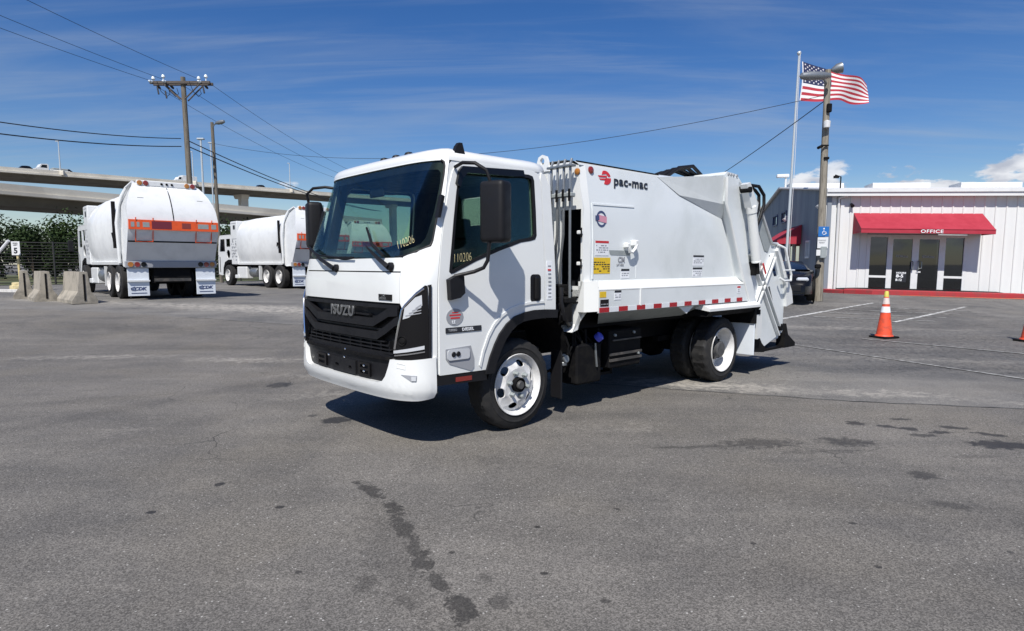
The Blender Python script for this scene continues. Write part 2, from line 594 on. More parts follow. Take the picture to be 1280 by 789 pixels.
# spills: x, y, half sizes, turn, strength, raggedness, hardness
SP = [(-.90, 3.80, .055, .26, .62, .75, .12, .5), (-.70, 3.50, .05, .16, .35, .80, .14, .5), (-.60, 3.24, .065, .20, .42, .75, .13, .5), (-.50, 3.00, .045, .14, .2, .7, .14, .5), (-.44, 2.84, .07, .16, .25, .75, .14, .5), (-.34, 2.66, .05, .14, .45, .72, .14, .4), (-.22, 2.44, .07, .13, .4, .78, .13, .5),
      (-.60, 3.0, .20, .85, .36, .26, .12, .1), (-.66, 2.66, .07, .09, 0, .5, .14, .4), (-.05, 2.5, .05, .08, .2, .5, .12, .4), (-.12, 2.7, .04, .07, .2, .4, .12, .3), (-.45, 2.5, .06, .06, .2, .45, .14, .3),
      (-3.6, 6.5, .22, 5.5, -.55, .16, .10, .1), (-2.0, 6.9, .22, 5.0, -.55, .13, .10, .1), (2.2, 3.6, .25, 4.0, 1.25, .13, .10, .1), (1.6, 2.6, .22, 3.6, 1.2, .12, .10, .1), (-5.5, 10.5, 3.2, .30, -.05, .22, .2, .1), (-7.5, 12.5, 4.0, .5, -.2, .22, .25, .1),
      (-2.79, 7.26, .17, .20, .2, .75, .1, .6), (-1.62, 5.58, .17, .13, .3, .9, .08, .7), (-1.92, 3.91, .035, .05, 0, .9, .03, .5), (-2.1, 3.45, .035, .03, 0, .9, .03, .5), (-1.38, 3.53, .035, .03, .2, .9, .03, .5),
      (-1.9, 5.75, .05, .06, 0, .6, .05, .4),
      (2.00, 4.84, .42, .16, .12, .62, .12, .15), (2.72, 4.88, .27, .16, -.1, .72, .10, .2), (1.45, 4.74, .55, .045, .08, .5, .10, .1), (2.35, 4.62, .5, .06, .1, .30, .1, .1),
      (3.12, 5.47, .11, .09, 0, .85, .08, .5), (3.34, 5.36, .09, .07, .3, .85, .1, .5), (3.50, 5.28, .12, .07, -.3, .85, .1, .5), (3.68, 5.16, .10, .06, .2, .85, .1, .5), (3.50, 5.08, .16, .06, .1, .75, .1, .3),
      (3.62, 5.62, .10, .05, 0, .75, .08, .4), (3.9, 5.32, .14, .06, -.3, .8, .1, .45), (4.05, 5.10, .16, .06, -.5, .85, .1, .45), (3.92, 4.80, .32, .13, -.1, .9, .08, .6), (3.5, 4.5, .25, .05, .1, .3, .1, .2),
      (2.82, 4.09, .13, .10, .2, .72, .06, .3), (2.62, 3.56, .17, .09, -.4, .5, .10, .1), (2.85, 3.30, .12, .06, -.3, .25, .1, .1), (.14, 3.25, .022, .02, 0, .9, .02, .5), (.15, 2.74, .025, .018, 0, .9, .02, .5), (-.30, 2.95, .02, .02, 0, .8, .02, .5),
      (1.25, 3.05, .02, .018, 0, .8, .02, .5), (1.9, 3.3, .03, .018, 0, .8, .02, .5), (.62, 3.5, .022, .02, 0, .7, .02, .5), (1.75, 2.8, .02, .018, 0, .8, .02, .5), (2.5, 2.95, .02, .02, 0, .7, .02, .5), (.4, 2.5, .03, .02, 0, .7, .02, .5), (-1.0, 2.75, .02, .02, 0, .7, .02, .5)]
OLD = [(7.4, 11.6, 3.6, 1.1, .15, .55, .9, .1), (9.5, 10.0, 3.5, .9, -.1, .5, .9, .1), (5.9, 8.6, 1.2, .35, .2, .45, .7, .1), (8.5, 8.0, 2.6, .5, -.3, .5, .9, .1), (10.5, 14.0, 4, 1.0, .0, .4, .9, .1), (9.2, 16.9, 3.5, .7, -.1, .5, .8, .1)]
LOTDUST = [(-4.0, 9.2, 1.6, .25, -.1, .5), (-6.5, 9.5, 2.2, .2, .1, .45), (-2.6, 7.9, .7, .12, .1, .45), (-2.1, 6.7, .7, .22, .5, .35), (-1.8, 6.2, .3, .1, .3, .4), (-3.4, 5.2, .3, .07, .3, .35), (.9, 5.3, .8, .08, .1, .3)]
LOTM = asphalt('asphalt_new', (.100, .095, .088), (.178, .166, .148), (.156, .142, .119), SP, .95, 0, LOTDUST)
OLDM = asphalt('asphalt_old', (.090, .089, .087), (.205, .196, .180), (.180, .168, .148), OLD, .8, 1, [(2.3, 7.3, 1.5, .45, -.3, .85), (4.2, 6.75, 1.1, .25, -.25, .6), (5.6, 6.3, 1.0, .15, -.2, .4), (6.3, 9.2, 2.6, .2, -.2, .35), (-7, 15.8, 6, 1.0, -.28, .75), (-2.5, 13.4, 3.4, .7, -.45, .7), (-13, 18.0, 5, .8, -.3, .6), (8.0, 13.6, 4, .35, -.1, .4)])
GRASS = mat('rough_grass', (.055, .075, .025), .95, var=.5, scale=.6, bump=.5, bscale=8, col2=(.12, .11, .05))


def axis_steps(lo, hi, fine0, fine1, step):
    v = [lo, lo * .5, lo * .25]
    x = fine0
    while x <= fine1:
        v.append(x)
        x += step
    v += [hi * .25, hi * .5, hi]
    return sorted(set(v))


g = MB()
xs = axis_steps(-1800, 1800, -60, 60, 2.0)
ys = [-1800, -400, -100, -30] + [i * .7 - 6 for i in range(60)] + [40, 45, 55, 70, 100, 150, 250, 500, 1000, 2500]
g.loft([[(x, y, gz(x, y)) for x in xs] for y in ys])
ground = obj('ground', g, OLDM, sharp=60)
tagit(ground, 'worn grey asphalt yard stretching back to the bridges', None, None, 'structure')

# newer, darker paving in front, one sheet with its own ragged edge, 4 mm proud
edge = [(-40, 22.0), (-24, 18.8), (-12.9, 15.5), (-11.9, 15.5), (-9.4, 14.75), (-6.9, 13.9), (-4.4, 13.0), (-2.6, 11.4), (-.9, 9.0), (.3, 7.62), (1.5, 7.15), (2.1, 6.9), (2.65, 6.70), (3.69, 6.33), (5.1, 6.02), (8, 5.3), (14, 3.9), (30, 0)]
pts = []
rnd = random.Random(3)
for (x0, y0), (x1, y1) in zip(edge, edge[1:]):
    n = max(2, int(sqrt((x1 - x0) ** 2 + (y1 - y0) ** 2) / .12)) if abs(x0) < 15 else 3
    for k in range(n):
        t = k / n
        pts.append((x0 + (x1 - x0) * t, y0 + (y1 - y0) * t + rnd.uniform(-.022, .022)))
pts.append(edge[-1])
g = MB()
rows = [[] for _ in range(34)]
for x, y in pts:
    for i in range(34):
        t = i / 33
        yy = -12 + (y + 12) * t
        rows[i].append((x, yy, gz(x, yy) + .004))
g.loft(rows)
tagit(obj('asphalt_lot', g, LOTM, sharp=60), 'darker grey asphalt lot in the foreground with oily spills', None, None, 'structure')


g = MB()
Q = [p for p in pts if -7.5 < p[0] < 9]
g.loft([[(x, y + .015, gz(x, y) + .0075) for x, y in Q], [(x, y - .006 - .012 * rnd.random(), gz(x, y) + .0075) for x, y in Q]])
tagit(obj('paving_seam', g, mat('tar_seam', (.03, .03, .03), .8), sharp=60), None, None, None, 'structure')


def strip(name, P, wd, m, dz=.009):
    g = MB()
    L, R = [], []
    N = 24
    a, b = Vector((*P[0], 0)), Vector((*P[1], 0))
    d = (b - a).normalized()
    nn = Vector((-d.y, d.x, 0)) * wd / 2
    for i in range(N + 1):
        p = a.lerp(b, i / N)
        for lst, q in ((L, p + nn), (R, p - nn)):
            lst.append((q.x, q.y, gz(q.x, q.y) + dz))
    g.loft([L, R])
    return obj(name, g, m)


def worn_paint(name, col, keep):
    m = bpy.data.materials.new(name)
    m.use_nodes = True
    t = NT(m.node_tree)
    b = t.n['Principled BSDF']
    pos = t.add('ShaderNodeNewGeometry').outputs['Position']
    n = t.noise(pos, 9, 7, .7)
    c = t.mix(t.ramp(n, keep - .08, keep + .08), col, (.155, .15, .14))
    t.l.new(c, b.inputs['Base Color'])
    b.inputs['Roughness'].default_value = .85
    return m


PAINT = worn_paint('line_paint', (.52, .52, .50), .53)
PAINTOLD = worn_paint('old_line_paint', (.33, .33, .315), .49)
for P, wd, mm in (((( 6.5, 14.85), (10.95, 18.62)), .10, PAINT), (((9.2, 14.75), (13.5, 18.25)), .10, PAINT),
                  (((7.6, 15.45), (10.4, 15.05)), .09, PAINTOLD), (((8.4, 16.2), (11.2, 15.8)), .09, PAINTOLD), (((9.3, 16.9), (12.0, 16.5)), .09, PAINTOLD), (((10.1, 17.6), (12.9, 17.2)), .09, PAINTOLD),
                  (((5.05, 11.0), (7.3, 5.6)), .07, PAINTOLD), (((6.8, 11.85), (9.6, 8.0)), .09, PAINTOLD)):
    tagit(strip('painted_or_sunlit_line', P, wd, mm), None, None, None, 'structure')


# ------------------------------------------------------------------ the collection truck in front
PA=[(1.135,0),(1.132,.3),(1.125,.55),(1.112,.76),(1.085,.85),(1.04,.91),(.985,.955),(.93,.985),(.878,1.0)]
PB=[(1.10,0),(1.097,.3),(1.085,.55),(1.06,.74),(1.01,.83),(.95,.89),(.875,.93),(.85,.965),(.835,.985)]
PC=[(.84,0),(.838,.3),(.83,.55),(.81,.72),(.785,.80),(.765,.85),(.745,.88),(.72,.905),(.70,.925)]
def lerp(a,b,t): return a+(b-a)*t
def cat(pts,s):
    s=max(0,min(len(pts)-1,s));i=min(int(s),len(pts)-2);t=s-i
    g=lambda k: pts[max(0,min(len(pts)-1,k))]
    if i==0: p0=(pts[1][0],-pts[1][1])
    else: p0=g(i-1)
    p1,p2,p3=g(i),g(i+1),g(i+2)
    return tuple(.5*((2*b)+(-a+c)*t+(2*a-5*b+4*c-d)*t*t+(-a+3*b-3*c+d)*t**3) for a,b,c,d in zip(p0,p1,p2,p3))
def plan(z,s):
    if z<=1.3:
        x,y=cat(PA,s);return x+.02*(1.3-z),y
    if z<=1.59:
        t=(z-1.3)/.29;a=cat(PA,s);b=cat(PB,s)
    else:
        t=(z-1.59)/.65;a=cat(PB,s);b=cat(PC,s)
    return lerp(a[0],b[0],t),lerp(a[1],b[1],t)
def shell(s,z,off=0.0):
    sg=-1 if s<0 else 1;s=abs(s)
    x,y=plan(z,s)
    if off:
        x1,y1=plan(z,max(0,s-.1));x2,y2=plan(z,min(8,s+.1))
        if s<.1: x1,y1=plan(z,.1);y1=-y1
        dx,dy=x2-x1,y2-y1;l=(dx*dx+dy*dy)**.5
        x+=off*dy/l;y-=off*dx/l
    return x,sg*y,z
BP=[(1.19,0),(1.187,.4),(1.165,.68),(1.13,.82),(1.075,.92),(1.0,.98),(.93,1.005),(.905,1.01)]
def bump(s,z,off=0.0):
    sg=-1 if s<0 else 1;s=abs(s)
    x,y=cat(BP,s);x1,y1=cat(BP,max(0,s-.1));x2,y2=cat(BP,min(7,s+.1))
    if s<.1:x1,y1=cat(BP,.1);y1=-y1
    dx,dy=x2-x1,y2-y1;l=(dx*dx+dy*dy)**.5
    return x+off*dy/l,sg*(y-off*dx/l),z


YAW, TX, TY = .7427, -.5908, 5.9728
truck = thing('garbage_truck', 'white cab-over rear-loading garbage truck parked in the foreground, driver side towards the viewer', 'garbage truck', (TX, TY, 0), YAW + pi)
T = truck


def ys(z):
    if z <= 1.3:
        return 1.0
    if z <= 1.59:
        return 1.0 - .015 * (z - 1.3) / .29
    return .985 - .06 * (z - 1.59) / .65


SC = [(0, k / 2) for k in range(-16, 17)]
ZC = [(1, z) for z in (.9, 1.1, 1.3, 1.4, 1.5, 1.59, 1.7, 1.85, 2.0, 2.12, 2.2)]
cab = obj('cab', MB().loft([[(-.30, y, z) for y in (-.9, .9)] for z in (.62, .70)]), TRIM, T)       # floor pan of the cab
# corner pillars, header and lower corners: one frame round the windscreen
glassline = [(3.53, 1.499), (4.7, 1.535), (5.87, 1.583), (6.04, 1.622), (6.35, 1.80), (6.65, 1.98), (6.93, 2.12), (6.93, 2.19), (6.7, 2.222), (6.2, 2.235)]
half = [(7.97, .70), (7.97, 2.275)]
low = [(3.45, .70), (3.45, .88), (3.98, 1.095), (3.62, 1.148), (3.555, 1.385), (3.60, 1.497)]
outer = [(-s, z) for s, z in low] + [(-s, z) for s, z in glassline[0:]] + [(s, z) for s, z in reversed(glassline)] + [(s, z) for s, z in reversed(low)] + [(7.97, .70), (7.97, 1.3), (7.97, 1.59), (7.97, 2.262), (-7.97, 2.262), (-7.97, 1.59), (-7.97, 1.3), (-7.97, .70)]
fr = MB().plate(outer, [], shell, SC + ZC, 0, -.02)
obj('windscreen_frame', fr, WHITE, cab)
obj('front_panel', MB().plate([(-3.59, 1.148), (3.59, 1.148), (3.53, 1.378), (-3.53, 1.378)], [], shell, SC + ZC, 0, -.015), WHITE, cab)
obj('cowl_panel', MB().plate([(-3.525, 1.388), (3.525, 1.388), (3.57, 1.492), (0, 1.484), (-3.57, 1.492)], [], shell, SC + ZC, -.003, -.015), WHITE, cab)
obj('seam_backing', MB().plate([(-4, 1.1), (4, 1.1), (4, 1.48), (-4, 1.48)], [], lambda s, z, d: shell(s, z, -.03 + d), SC, 0, -.01), BLACK, cab)
wl = [(-6.2, 2.235)] + [(-s, z) for s, z in reversed(glassline[:-1])] + [(0, 1.484)] + glassline
inner = [(-5.6, 2.165), (-6.15, 2.14), (-6.2, 2.06), (-5.75, 1.80), (-5.35, 1.64), (-4.9, 1.585), (-3.4, 1.545), (0, 1.53), (3.4, 1.545), (4.9, 1.585), (5.35, 1.64), (5.75, 1.80), (6.2, 2.06), (6.15, 2.14), (5.6, 2.165)]
ws = obj('windscreen', MB().plate(wl, [], lambda s, z, d: shell(s, z, -.008 + d), SC + ZC, 0, -.006), GLASS, T)
obj('black_border', MB().plate(wl, [inner], lambda s, z, d: shell(s, z, -.0155 + d), SC + ZC, 0, -.004), BLACK, ws)
# rubber seal
obj('seal', MB().tube([shell(s, z, -.003) for s, z in wl], .009, 6, closed=True), BLACK, ws)

# roof
def roofloop(z, ins):
    zz_ = min(z, 2.245)
    L = [shell(s, 2.245)[:2] for s in [k * .5 for k in range(-16, 17)]]
    L += [(.35, .925), (0, .926), (-.26, .926), (-.36, .90), (-.40, .84), (-.40, 0), (-.40, -.84), (-.36, -.90), (-.26, -.926), (0, -.926), (.35, -.925)]
    o = []
    for x, y in L:
        cx, cy = max(-.1, min(.45, x)), max(-.55, min(.55, y))
        v = Vector((x - cx, y - cy))
        l = v.length
        v = v * (max(0, l - ins) / l) if l > 1e-6 else v
        o.append((cx + v.x, cy + v.y, z))
    return o


obj('roof', MB().loft([roofloop(2.238, 0), roofloop(2.262, 0), roofloop(2.288, .010), roofloop(2.314, .035), roofloop(2.336, .085), roofloop(2.352, .155), roofloop(2.364, .26)], closed=True, cap1=True), WHITE, cab, sharp=60)

# side of the cab, mirrored for the far side
ARCH = [(-.27, 1.042), (-.13, 1.043), (-.02, 1.03), (.10, 1.0), (.19, .945), (.27, .865), (.322, .785), (.375, .68), (.41, .585)]
DOOR = ARCH + [(.868, .592), (.868, 1.0), (.868, 1.30), (.828, 1.59), (.775, 1.83), (.715, 2.05), (.675, 2.155), (.63, 2.215), (.57, 2.238), (-.19, 2.242), (-.245, 2.228), (-.275, 2.18), (-.285, 2.1), (-.272, 1.65), (-.272, 1.3)]
WIN = [(.768, 1.385), (.735, 1.59), (.70, 1.78), (.655, 2.0), (.625, 2.125), (.60, 2.175), (.56, 2.195), (-.14, 2.205), (-.185, 2.195), (-.20, 2.16), (-.198, 1.90), (-.19, 1.69), (-.17, 1.655), (-.12, 1.642), (.0, 1.625), (.25, 1.55), (.5, 1.465), (.72, 1.375), (.75, 1.368)]
DZ = [(1, z) for z in (1.3, 1.45, 1.59, 1.75, 1.9, 2.05, 2.15)]
FRAMEO = [(-.415, 1.0), (-.27, 1.02), (-.02, 1.01), (.10, .985), (.18, .93), (.26, .85), (.31, .77), (.36, .68), (.395, .60), (.88, .60), (.872, 1.3), (.83, 1.59), (.70, 2.20), (.66, 2.25), (-.30, 2.25), (-.36, 2.20), (-.395, 2.1), (-.40, 1.6)]
FW = [(x * .97 + .006, 1.39 + (z - 1.39) * .97 + .012) for x, z in WIN]


doors = []
for sg in (1, -1):
    F = lambda x, z, d, sg=sg: (x, sg * (ys(z) + d), z)
    d_ = obj('door', MB().plate(DOOR, [WIN], F, DZ, .004, -.03), WHITE, T)
    doors.append(d_)
    obj('door_frame', MB().plate(FRAMEO, [FW], F, DZ, -.006, -.05), WHITE, cab)
    obj('door_lining', MB().plate(FRAMEO, [[(x, z + .01) for x, z in FW]], F, DZ, -.056, -.075), TRIM, cab)
    obj('rear_pillar', MB().plate([(-.415, 1.0), (-.279, 1.042), (-.279, 1.3), (-.279, 1.65), (-.292, 2.1), (-.282, 2.185), (-.30, 2.236), (-.335, 2.225), (-.365, 2.19), (-.39, 2.1), (-.405, 1.6)], [], F, DZ, .003, -.03), WHITE, cab)
    win = obj('side_window', MB().plate(WIN, [], F, DZ, -.010, -.016), SIDEGLASS, d_)
    WINI = [(.738, 1.40), (.71, 1.59), (.676, 1.78), (.634, 2.0), (.605, 2.115), (.585, 2.15), (.55, 2.168), (-.13, 2.178), (-.165, 2.168), (-.174, 2.14), (-.173, 1.90), (-.166, 1.70), (-.15, 1.68), (-.11, 1.668), (.0, 1.652), (.25, 1.577), (.5, 1.492), (.70, 1.41), (.72, 1.40)]
    obj('window_seal', MB().plate(WIN, [WINI], F, DZ, .007, -.02), BLACK, d_)
    # glazing bar of the fixed front quarter and the visor along the top
    obj('rain_visor', MB().plate([(.66, 2.06), (.625, 2.165), (.59, 2.2), (-.06, 2.232), (-.07, 2.185), (.05, 2.17), (.55, 2.15), (.60, 2.10), (.63, 2.03)], [], F, [(1, 2.12), (1, 2.18)], .03, .004), GLOSSBLACK, d_)
    hd = obj('handle_recess', MB().plate(rrect(-.222, -.095, 1.115, 1.355, .035), [], F, [], .0065, -.01), BLACK, d_)
    obj('door_handle', MB().box(-.185, -.135, sg * 1.0 + (0 if sg > 0 else -.03), sg * 1.0 + (.03 if sg > 0 else 0), 1.135, 1.335, .012), GLOSSBLACK, d_)
    # black wheel-arch moulding
    inn = [(-.42, .965), (-.27, .972), (-.10, .966), (0, .955), (.07, .93), (.14, .885), (.20, .82), (.25, .745), (.30, .645), (.33, .55)]
    obj('arch_moulding', MB().plate([(-.42, 1.038), (-.27, 1.046), (-.13, 1.047), (-.02, 1.034), (.10, 1.004), (.19, .949), (.27, .869), (.322, .789), (.375, .684), (.412, .582), (.42, .55)] + inn[::-1], [], F, [], .024, -.10), BLACK, T)
    rib = [(-.265, 1.105), (-.10, 1.10), (.03, 1.085), (.14, 1.055), (.235, 1.005), (.315, .935), (.375, .85), (.43, .73), (.465, .61)]
    rb2 = [(x + .018 * (.5 + x), z + .02) for x, z in rib]
    obj('arch_swage', MB().plate(rib + rb2[::-1], [], lambda x, z, d, sg=sg: (x, sg * (ys(z) + d), z), [], .013, 0), WHITE, d_)
    obj('sill', MB().side([(.40, .50), (.40, .578), (.89, .585), (.90, .515)], sg * .86, sg * 1.006), BLACK, T)
    obj('sill_reflector', MB().side([(.56, .522), (.56, .558), (.72, .561), (.72, .525)], sg * 1.0, sg * 1.0095), REDLENS, T)
    # indicator lamp in the door
    lp = obj('side_lamp', MB().plate([(.815, .79), (.815, .715), (.78, .672), (.56, .595), (.535, .62), (.535, .70), (.568, .800)], [], F, [], .009, -.01), DECALGREY, d_)
    obj('lamp_lens', MB().plate(rrect(.585, .80, .70, .782, .02), [], F, [], .018, .008), LENS, lp)
    for cx in (.745, .70):
        obj('bulb', MB().lathe([(.0, .006), (.018, .006), (.022, .0)], (cx, sg * 1.019, .745), (0, sg, 0), 14), BLACK, lp)
    # quarter handle by the pillar
    obj('pillar_grip', MB().side([(.865, 1.79), (.84, 1.79), (.80, 1.95), (.825, 1.96)], sg * .955, sg * 1.0), BLACK, T)
    # liner and mud guard
    ln = MB()
    A = [(-.62, .62), (-.55, .85), (-.42, .95), (-.1, .965), (.05, .94), (.2, .84), (.31, .65), (.36, .50)]
    ln.loft([[(x, sg * y, z) for x, z in A] for y in (.45, .97)])
    obj('wheel_arch_liner', ln, CHASSIS, T)
    obj('mud_guard', MB().box(-.635, -.615, sg * .75 if sg > 0 else -.89, sg * .89 if sg > 0 else -.75, .17, .68, .004), BLACK, T)

D = doors[0]
F = lambda x, z, d: (x, ys(z) + d, z)
bd = obj('round_badge', MB().plate(oval(.722, 1.035, .083, .066), [], F, [], .0075, 0), DECALGREY, D)
obj('badge_print', MB().plate(rrect(.675, .765, 1.022, 1.034, .003), [], F, [], .009, .007).plate(rrect(.665, .775, 1.045, 1.056, .003), [], F, [], .009, .007).plate(rrect(.69, .75, 1.066, 1.074, .003), [], F, [], .009, .007), DECALRED, bd)
text('LE', .035, DECALWHITE, bd, (.752, 1.0095, .985), (-1, 0, 0), (0, 0, 1), .001, .001)
st = obj('model_plate', MB().plate(rrect(.457, .812, .912, .955, .005), [], F, [], .009, 0), DECALBLACK, D)
text('TURBO', .026, DECALGREY, st, (.79, 1.0105, .926), (-1, 0, 0), (0, 0, 1), .001, .0005)
text('DIESEL', .034, DECALWHITE, st, (.655, 1.0105, .923), (-1, 0, 0), (0, 0, 1), .001, .001, space=1.2)
lab = obj('door_label', MB().plate(rrect(-.365, -.30, 1.13, 1.47, .004), [], F, [], .006, .002), DECALWHITE, cab)
lp_ = MB()
for k in range(9):
    z = 1.15 + k * .034
    lp_.plate(rrect(-.352, -.315, z, z + .010, .001), [], F, [], .0075, .005)
obj('label_print', lp_, DECALGREY, lab)
obj('label_print', MB().plate(rrect(-.352, -.312, 1.385, 1.40, .002), [], F, [], .008, .005), DECALRED, lab)
text('110206', .10, CHALK, D, (.725, .9935, 1.452), (-1, 0, .10), (0, 0, 1), .0004, -.003, .62, .18, name='chalk_number')
p0, p1 = Vector(shell(3.05, 1.552, .004)), Vector(shell(4.35, 1.60, .004))
text('110206', .098, CHALK, ws, p0, (p1 - p0), (-.25, 0, 1), .0004, -.003, .52, .15, name='chalk_number')

# back wall, with its window
bw = MB().plate([(-.92, 1.06), (.92, 1.06), (.985, 1.55), (.925, 2.24), (-.925, 2.24), (-.985, 1.55)], [rrect(-.31, .31, 1.83, 2.11, .04)], lambda a, b, d: (-.385 + d, a, b), [], 0, -.02)
obj('back_wall', bw, WHITE, cab)
obj('wall_lining', MB().plate([(-.90, 1.06), (.90, 1.06), (.95, 1.55), (.89, 2.2), (-.89, 2.2), (-.95, 1.55)], [rrect(-.31, .31, 1.83, 2.11, .04)], lambda a, b, d: (-.36 + d, a, b), [], 0, -.015), TRIM, cab)
obj('rear_window', MB().box(-.400, -.394, -.305, .305, 1.835, 2.105), SIDEGLASS, cab)
# interior
dash = MB().side([(.50, 1.05), (.56, 1.36), (.68, 1.44), (.90, 1.44), (.93, 1.1)], -.84, .84)
obj('dashboard', dash, TRIM, cab)
for y in (.48, -.25, -.62):
    s_ = obj('seat', MB().box(-.30, .22, y - .24, y + .24, .92, 1.12, .05, seg=2), SEAT, cab)
    obj('seat_back', MB().box(-.36, -.22, y - .23, y + .23, 1.05, 1.68, .05, seg=2), SEAT, s_)
    obj('headrest', MB().box(-.36, -.26, y - .13, y + .13, 1.70, 1.90, .04, seg=2), SEAT, s_)
sw = MB()
c0 = Vector((.46, .46, 1.50))
ax = Vector((-.45, 0, .9)).normalized()
a_, b_, _ = frame_from(ax)
ringp = [c0 + (a_ * cos(2 * pi * k / 28) + b_ * sin(2 * pi * k / 28)) * .215 for k in range(28)]
sw.tube(ringp, .014, 8, closed=True)
for k in (0, 9, 18):
    sw.tube([c0 - ax * .03, ringp[k]], .012, 6)
sw.cyl(c0 - ax * .5, c0 - ax * .01, .04, .05, 12)
obj('steering_wheel', sw, BLACK, cab)
obj('interior_mirror', MB().box(.78, .80, -.12, .12, 2.02, 2.10, .01), BLACK, cab)
obj('headliner', MB().box(-.36, .62, -.86, .86, 2.20, 2.225), TRIM, cab)

# front grille
gr = obj('grille', MB().plate([(-3.9, 1.085), (-3.62, 1.135), (3.62, 1.135), (3.9, 1.085), (3.3, .86), (3.15, .735), (-3.15, .735), (-3.3, .86)], [], lambda s, z, d: shell(s, z, -.045 + d), SC, 0, -.02), BLACK, T)
def gbar(ptsz, th, off, name='bar'):
    o_ = MB()
    top = [(s, z + th / 2) for s, z in ptsz]
    bot = [(s, z - th / 2) for s, z in ptsz]
    o_.plate(top + bot[::-1], [], lambda s, z, d: shell(s, z, off + d), SC, 0, -.05)
    obj(name, o_, BLACK, gr)
gbar([(-3.55, 1.118), (3.55, 1.118)], .028, .004)
gbar([(-3.45, 1.085), (-2.7, 1.075), (-1.75, .985), (1.75, .985), (2.7, 1.075), (3.45, 1.085)], .066, .012, 'chevron_bar')
gbar([(-3.55, 1.02), (-3.1, 1.0), (-2.0, .885), (2.0, .885), (3.1, 1.0), (3.55, 1.02)], .062, .012, 'chevron_bar')
for z, w_ in ((.842, 2.35), (.812, 2.6), (.782, 2.75), (.752, 2.9)):
    gbar([(-w_, z), (w_, z)], .010, -.006, 'slat')
for s_ in (-2.6, -2.1, -1.5, -.9, -.3, .3, .9, 1.5, 2.1, 2.6):
    gbar([(s_ - .02, .80), (s_ + .02, .80)], .10, -.012, 'slat')
gbar([(-1.4, 1.04), (1.4, 1.04)], .012, -.01, 'slat')
gbar([(-2.9, .935), (2.9, .935)], .014, -.014, 'slat')
text('ISUZU', .118, LETTER, gr, (1.1605, .02, 1.02), (0, 1, 0), (0, 0, 1), .006, .003, 1.12, align='CENTER', name='letters', space=1.14)
tg_ = obj('engine_plate', MB().plate([(2.08, 1.166), (2.9, 1.166), (2.9, 1.212), (2.08, 1.212)], [], shell, [(0, 2.5)], .006, -.004), GLOSSBLACK, cab)
p0 = Vector(shell(2.14, 1.173, .008)); p1 = Vector(shell(2.85, 1.173, .008))
text('DIESEL', .024, LETTER, tg_, p0, p1 - p0, (0, 0, 1), .001, .0006, 1.3)
text('GAS', .018, LETTER, tg_, Vector(shell(2.3, 1.194, .008)), p1 - p0, (0, 0, 1), .001, .0004, 1.2)

# headlights
for sg in (1, -1):
    G = lambda s, z, d, sg=sg: shell(sg * s, z, d)
    hl = obj('headlight', MB().plate([(6.58, 1.281), (6.70, 1.1), (6.74, .783), (6.72, .722), (3.19, .722), (3.155, .766), (3.36, .872), (3.92, 1.098), (4.18, 1.135), (5.35, 1.232), (6.3, 1.285)], [], G, SC, .014, -.02), GLOSSBLACK, T)
    obj('lens', MB().plate([(4.09, 1.03), (4.26, 1.115), (5.3, 1.195), (5.95, 1.213), (6.0, 1.135), (4.68, 1.045)], [], G, SC, .020, .010), LENS, hl)
    sl = MB()
    for k in range(4):
        t = k / 4
        sl.plate([(4.35 + t * 1.3, 1.055 + t * .075), (4.35 + t * 1.3, 1.062 + t * .075), (5.9, 1.112 + t * .085 - .03), (5.9, 1.105 + t * .085 - .03)], [], G, SC, .0235, .018)
    obj('lens_rib', sl, DECALGREY, hl)
    obj('chrome_strip', MB().tube([shell(sg * s, z, .018) for s, z in ((3.24, .80), (3.40, .885), (3.62, .97), (4.0, 1.10), (4.3, 1.135), (5.3, 1.215), (6.2, 1.262))], .009, 6), CHROME, hl)
    obj('daytime_lamp', MB().plate([(3.2, .79), (6.25, .833), (6.25, .806), (3.2, .768)], [], G, SC, .026, .01), LENS, hl)
    obj('lower_strip', MB().plate([(3.25, .757), (6.3, .79), (6.3, .782), (3.25, .747)], [], G, SC, .024, .01), CHROME, hl)
    c = Vector(shell(sg * 4.0, .866, .012))
    obj('projector', MB().lathe([(.0, .012), (.020, .010), (.027, .004), (.034, .012), (.040, .0)], c, Vector((.85, sg * .5, .05)), 18), CHASSIS, hl)
    obj('corner_trim', MB().plate([(6.75, .725), (6.75, 1.27), (6.6, 1.285), (7.05, 1.29), (7.1, .725)], [], G, SC, .016, -.01), BLACK, hl)

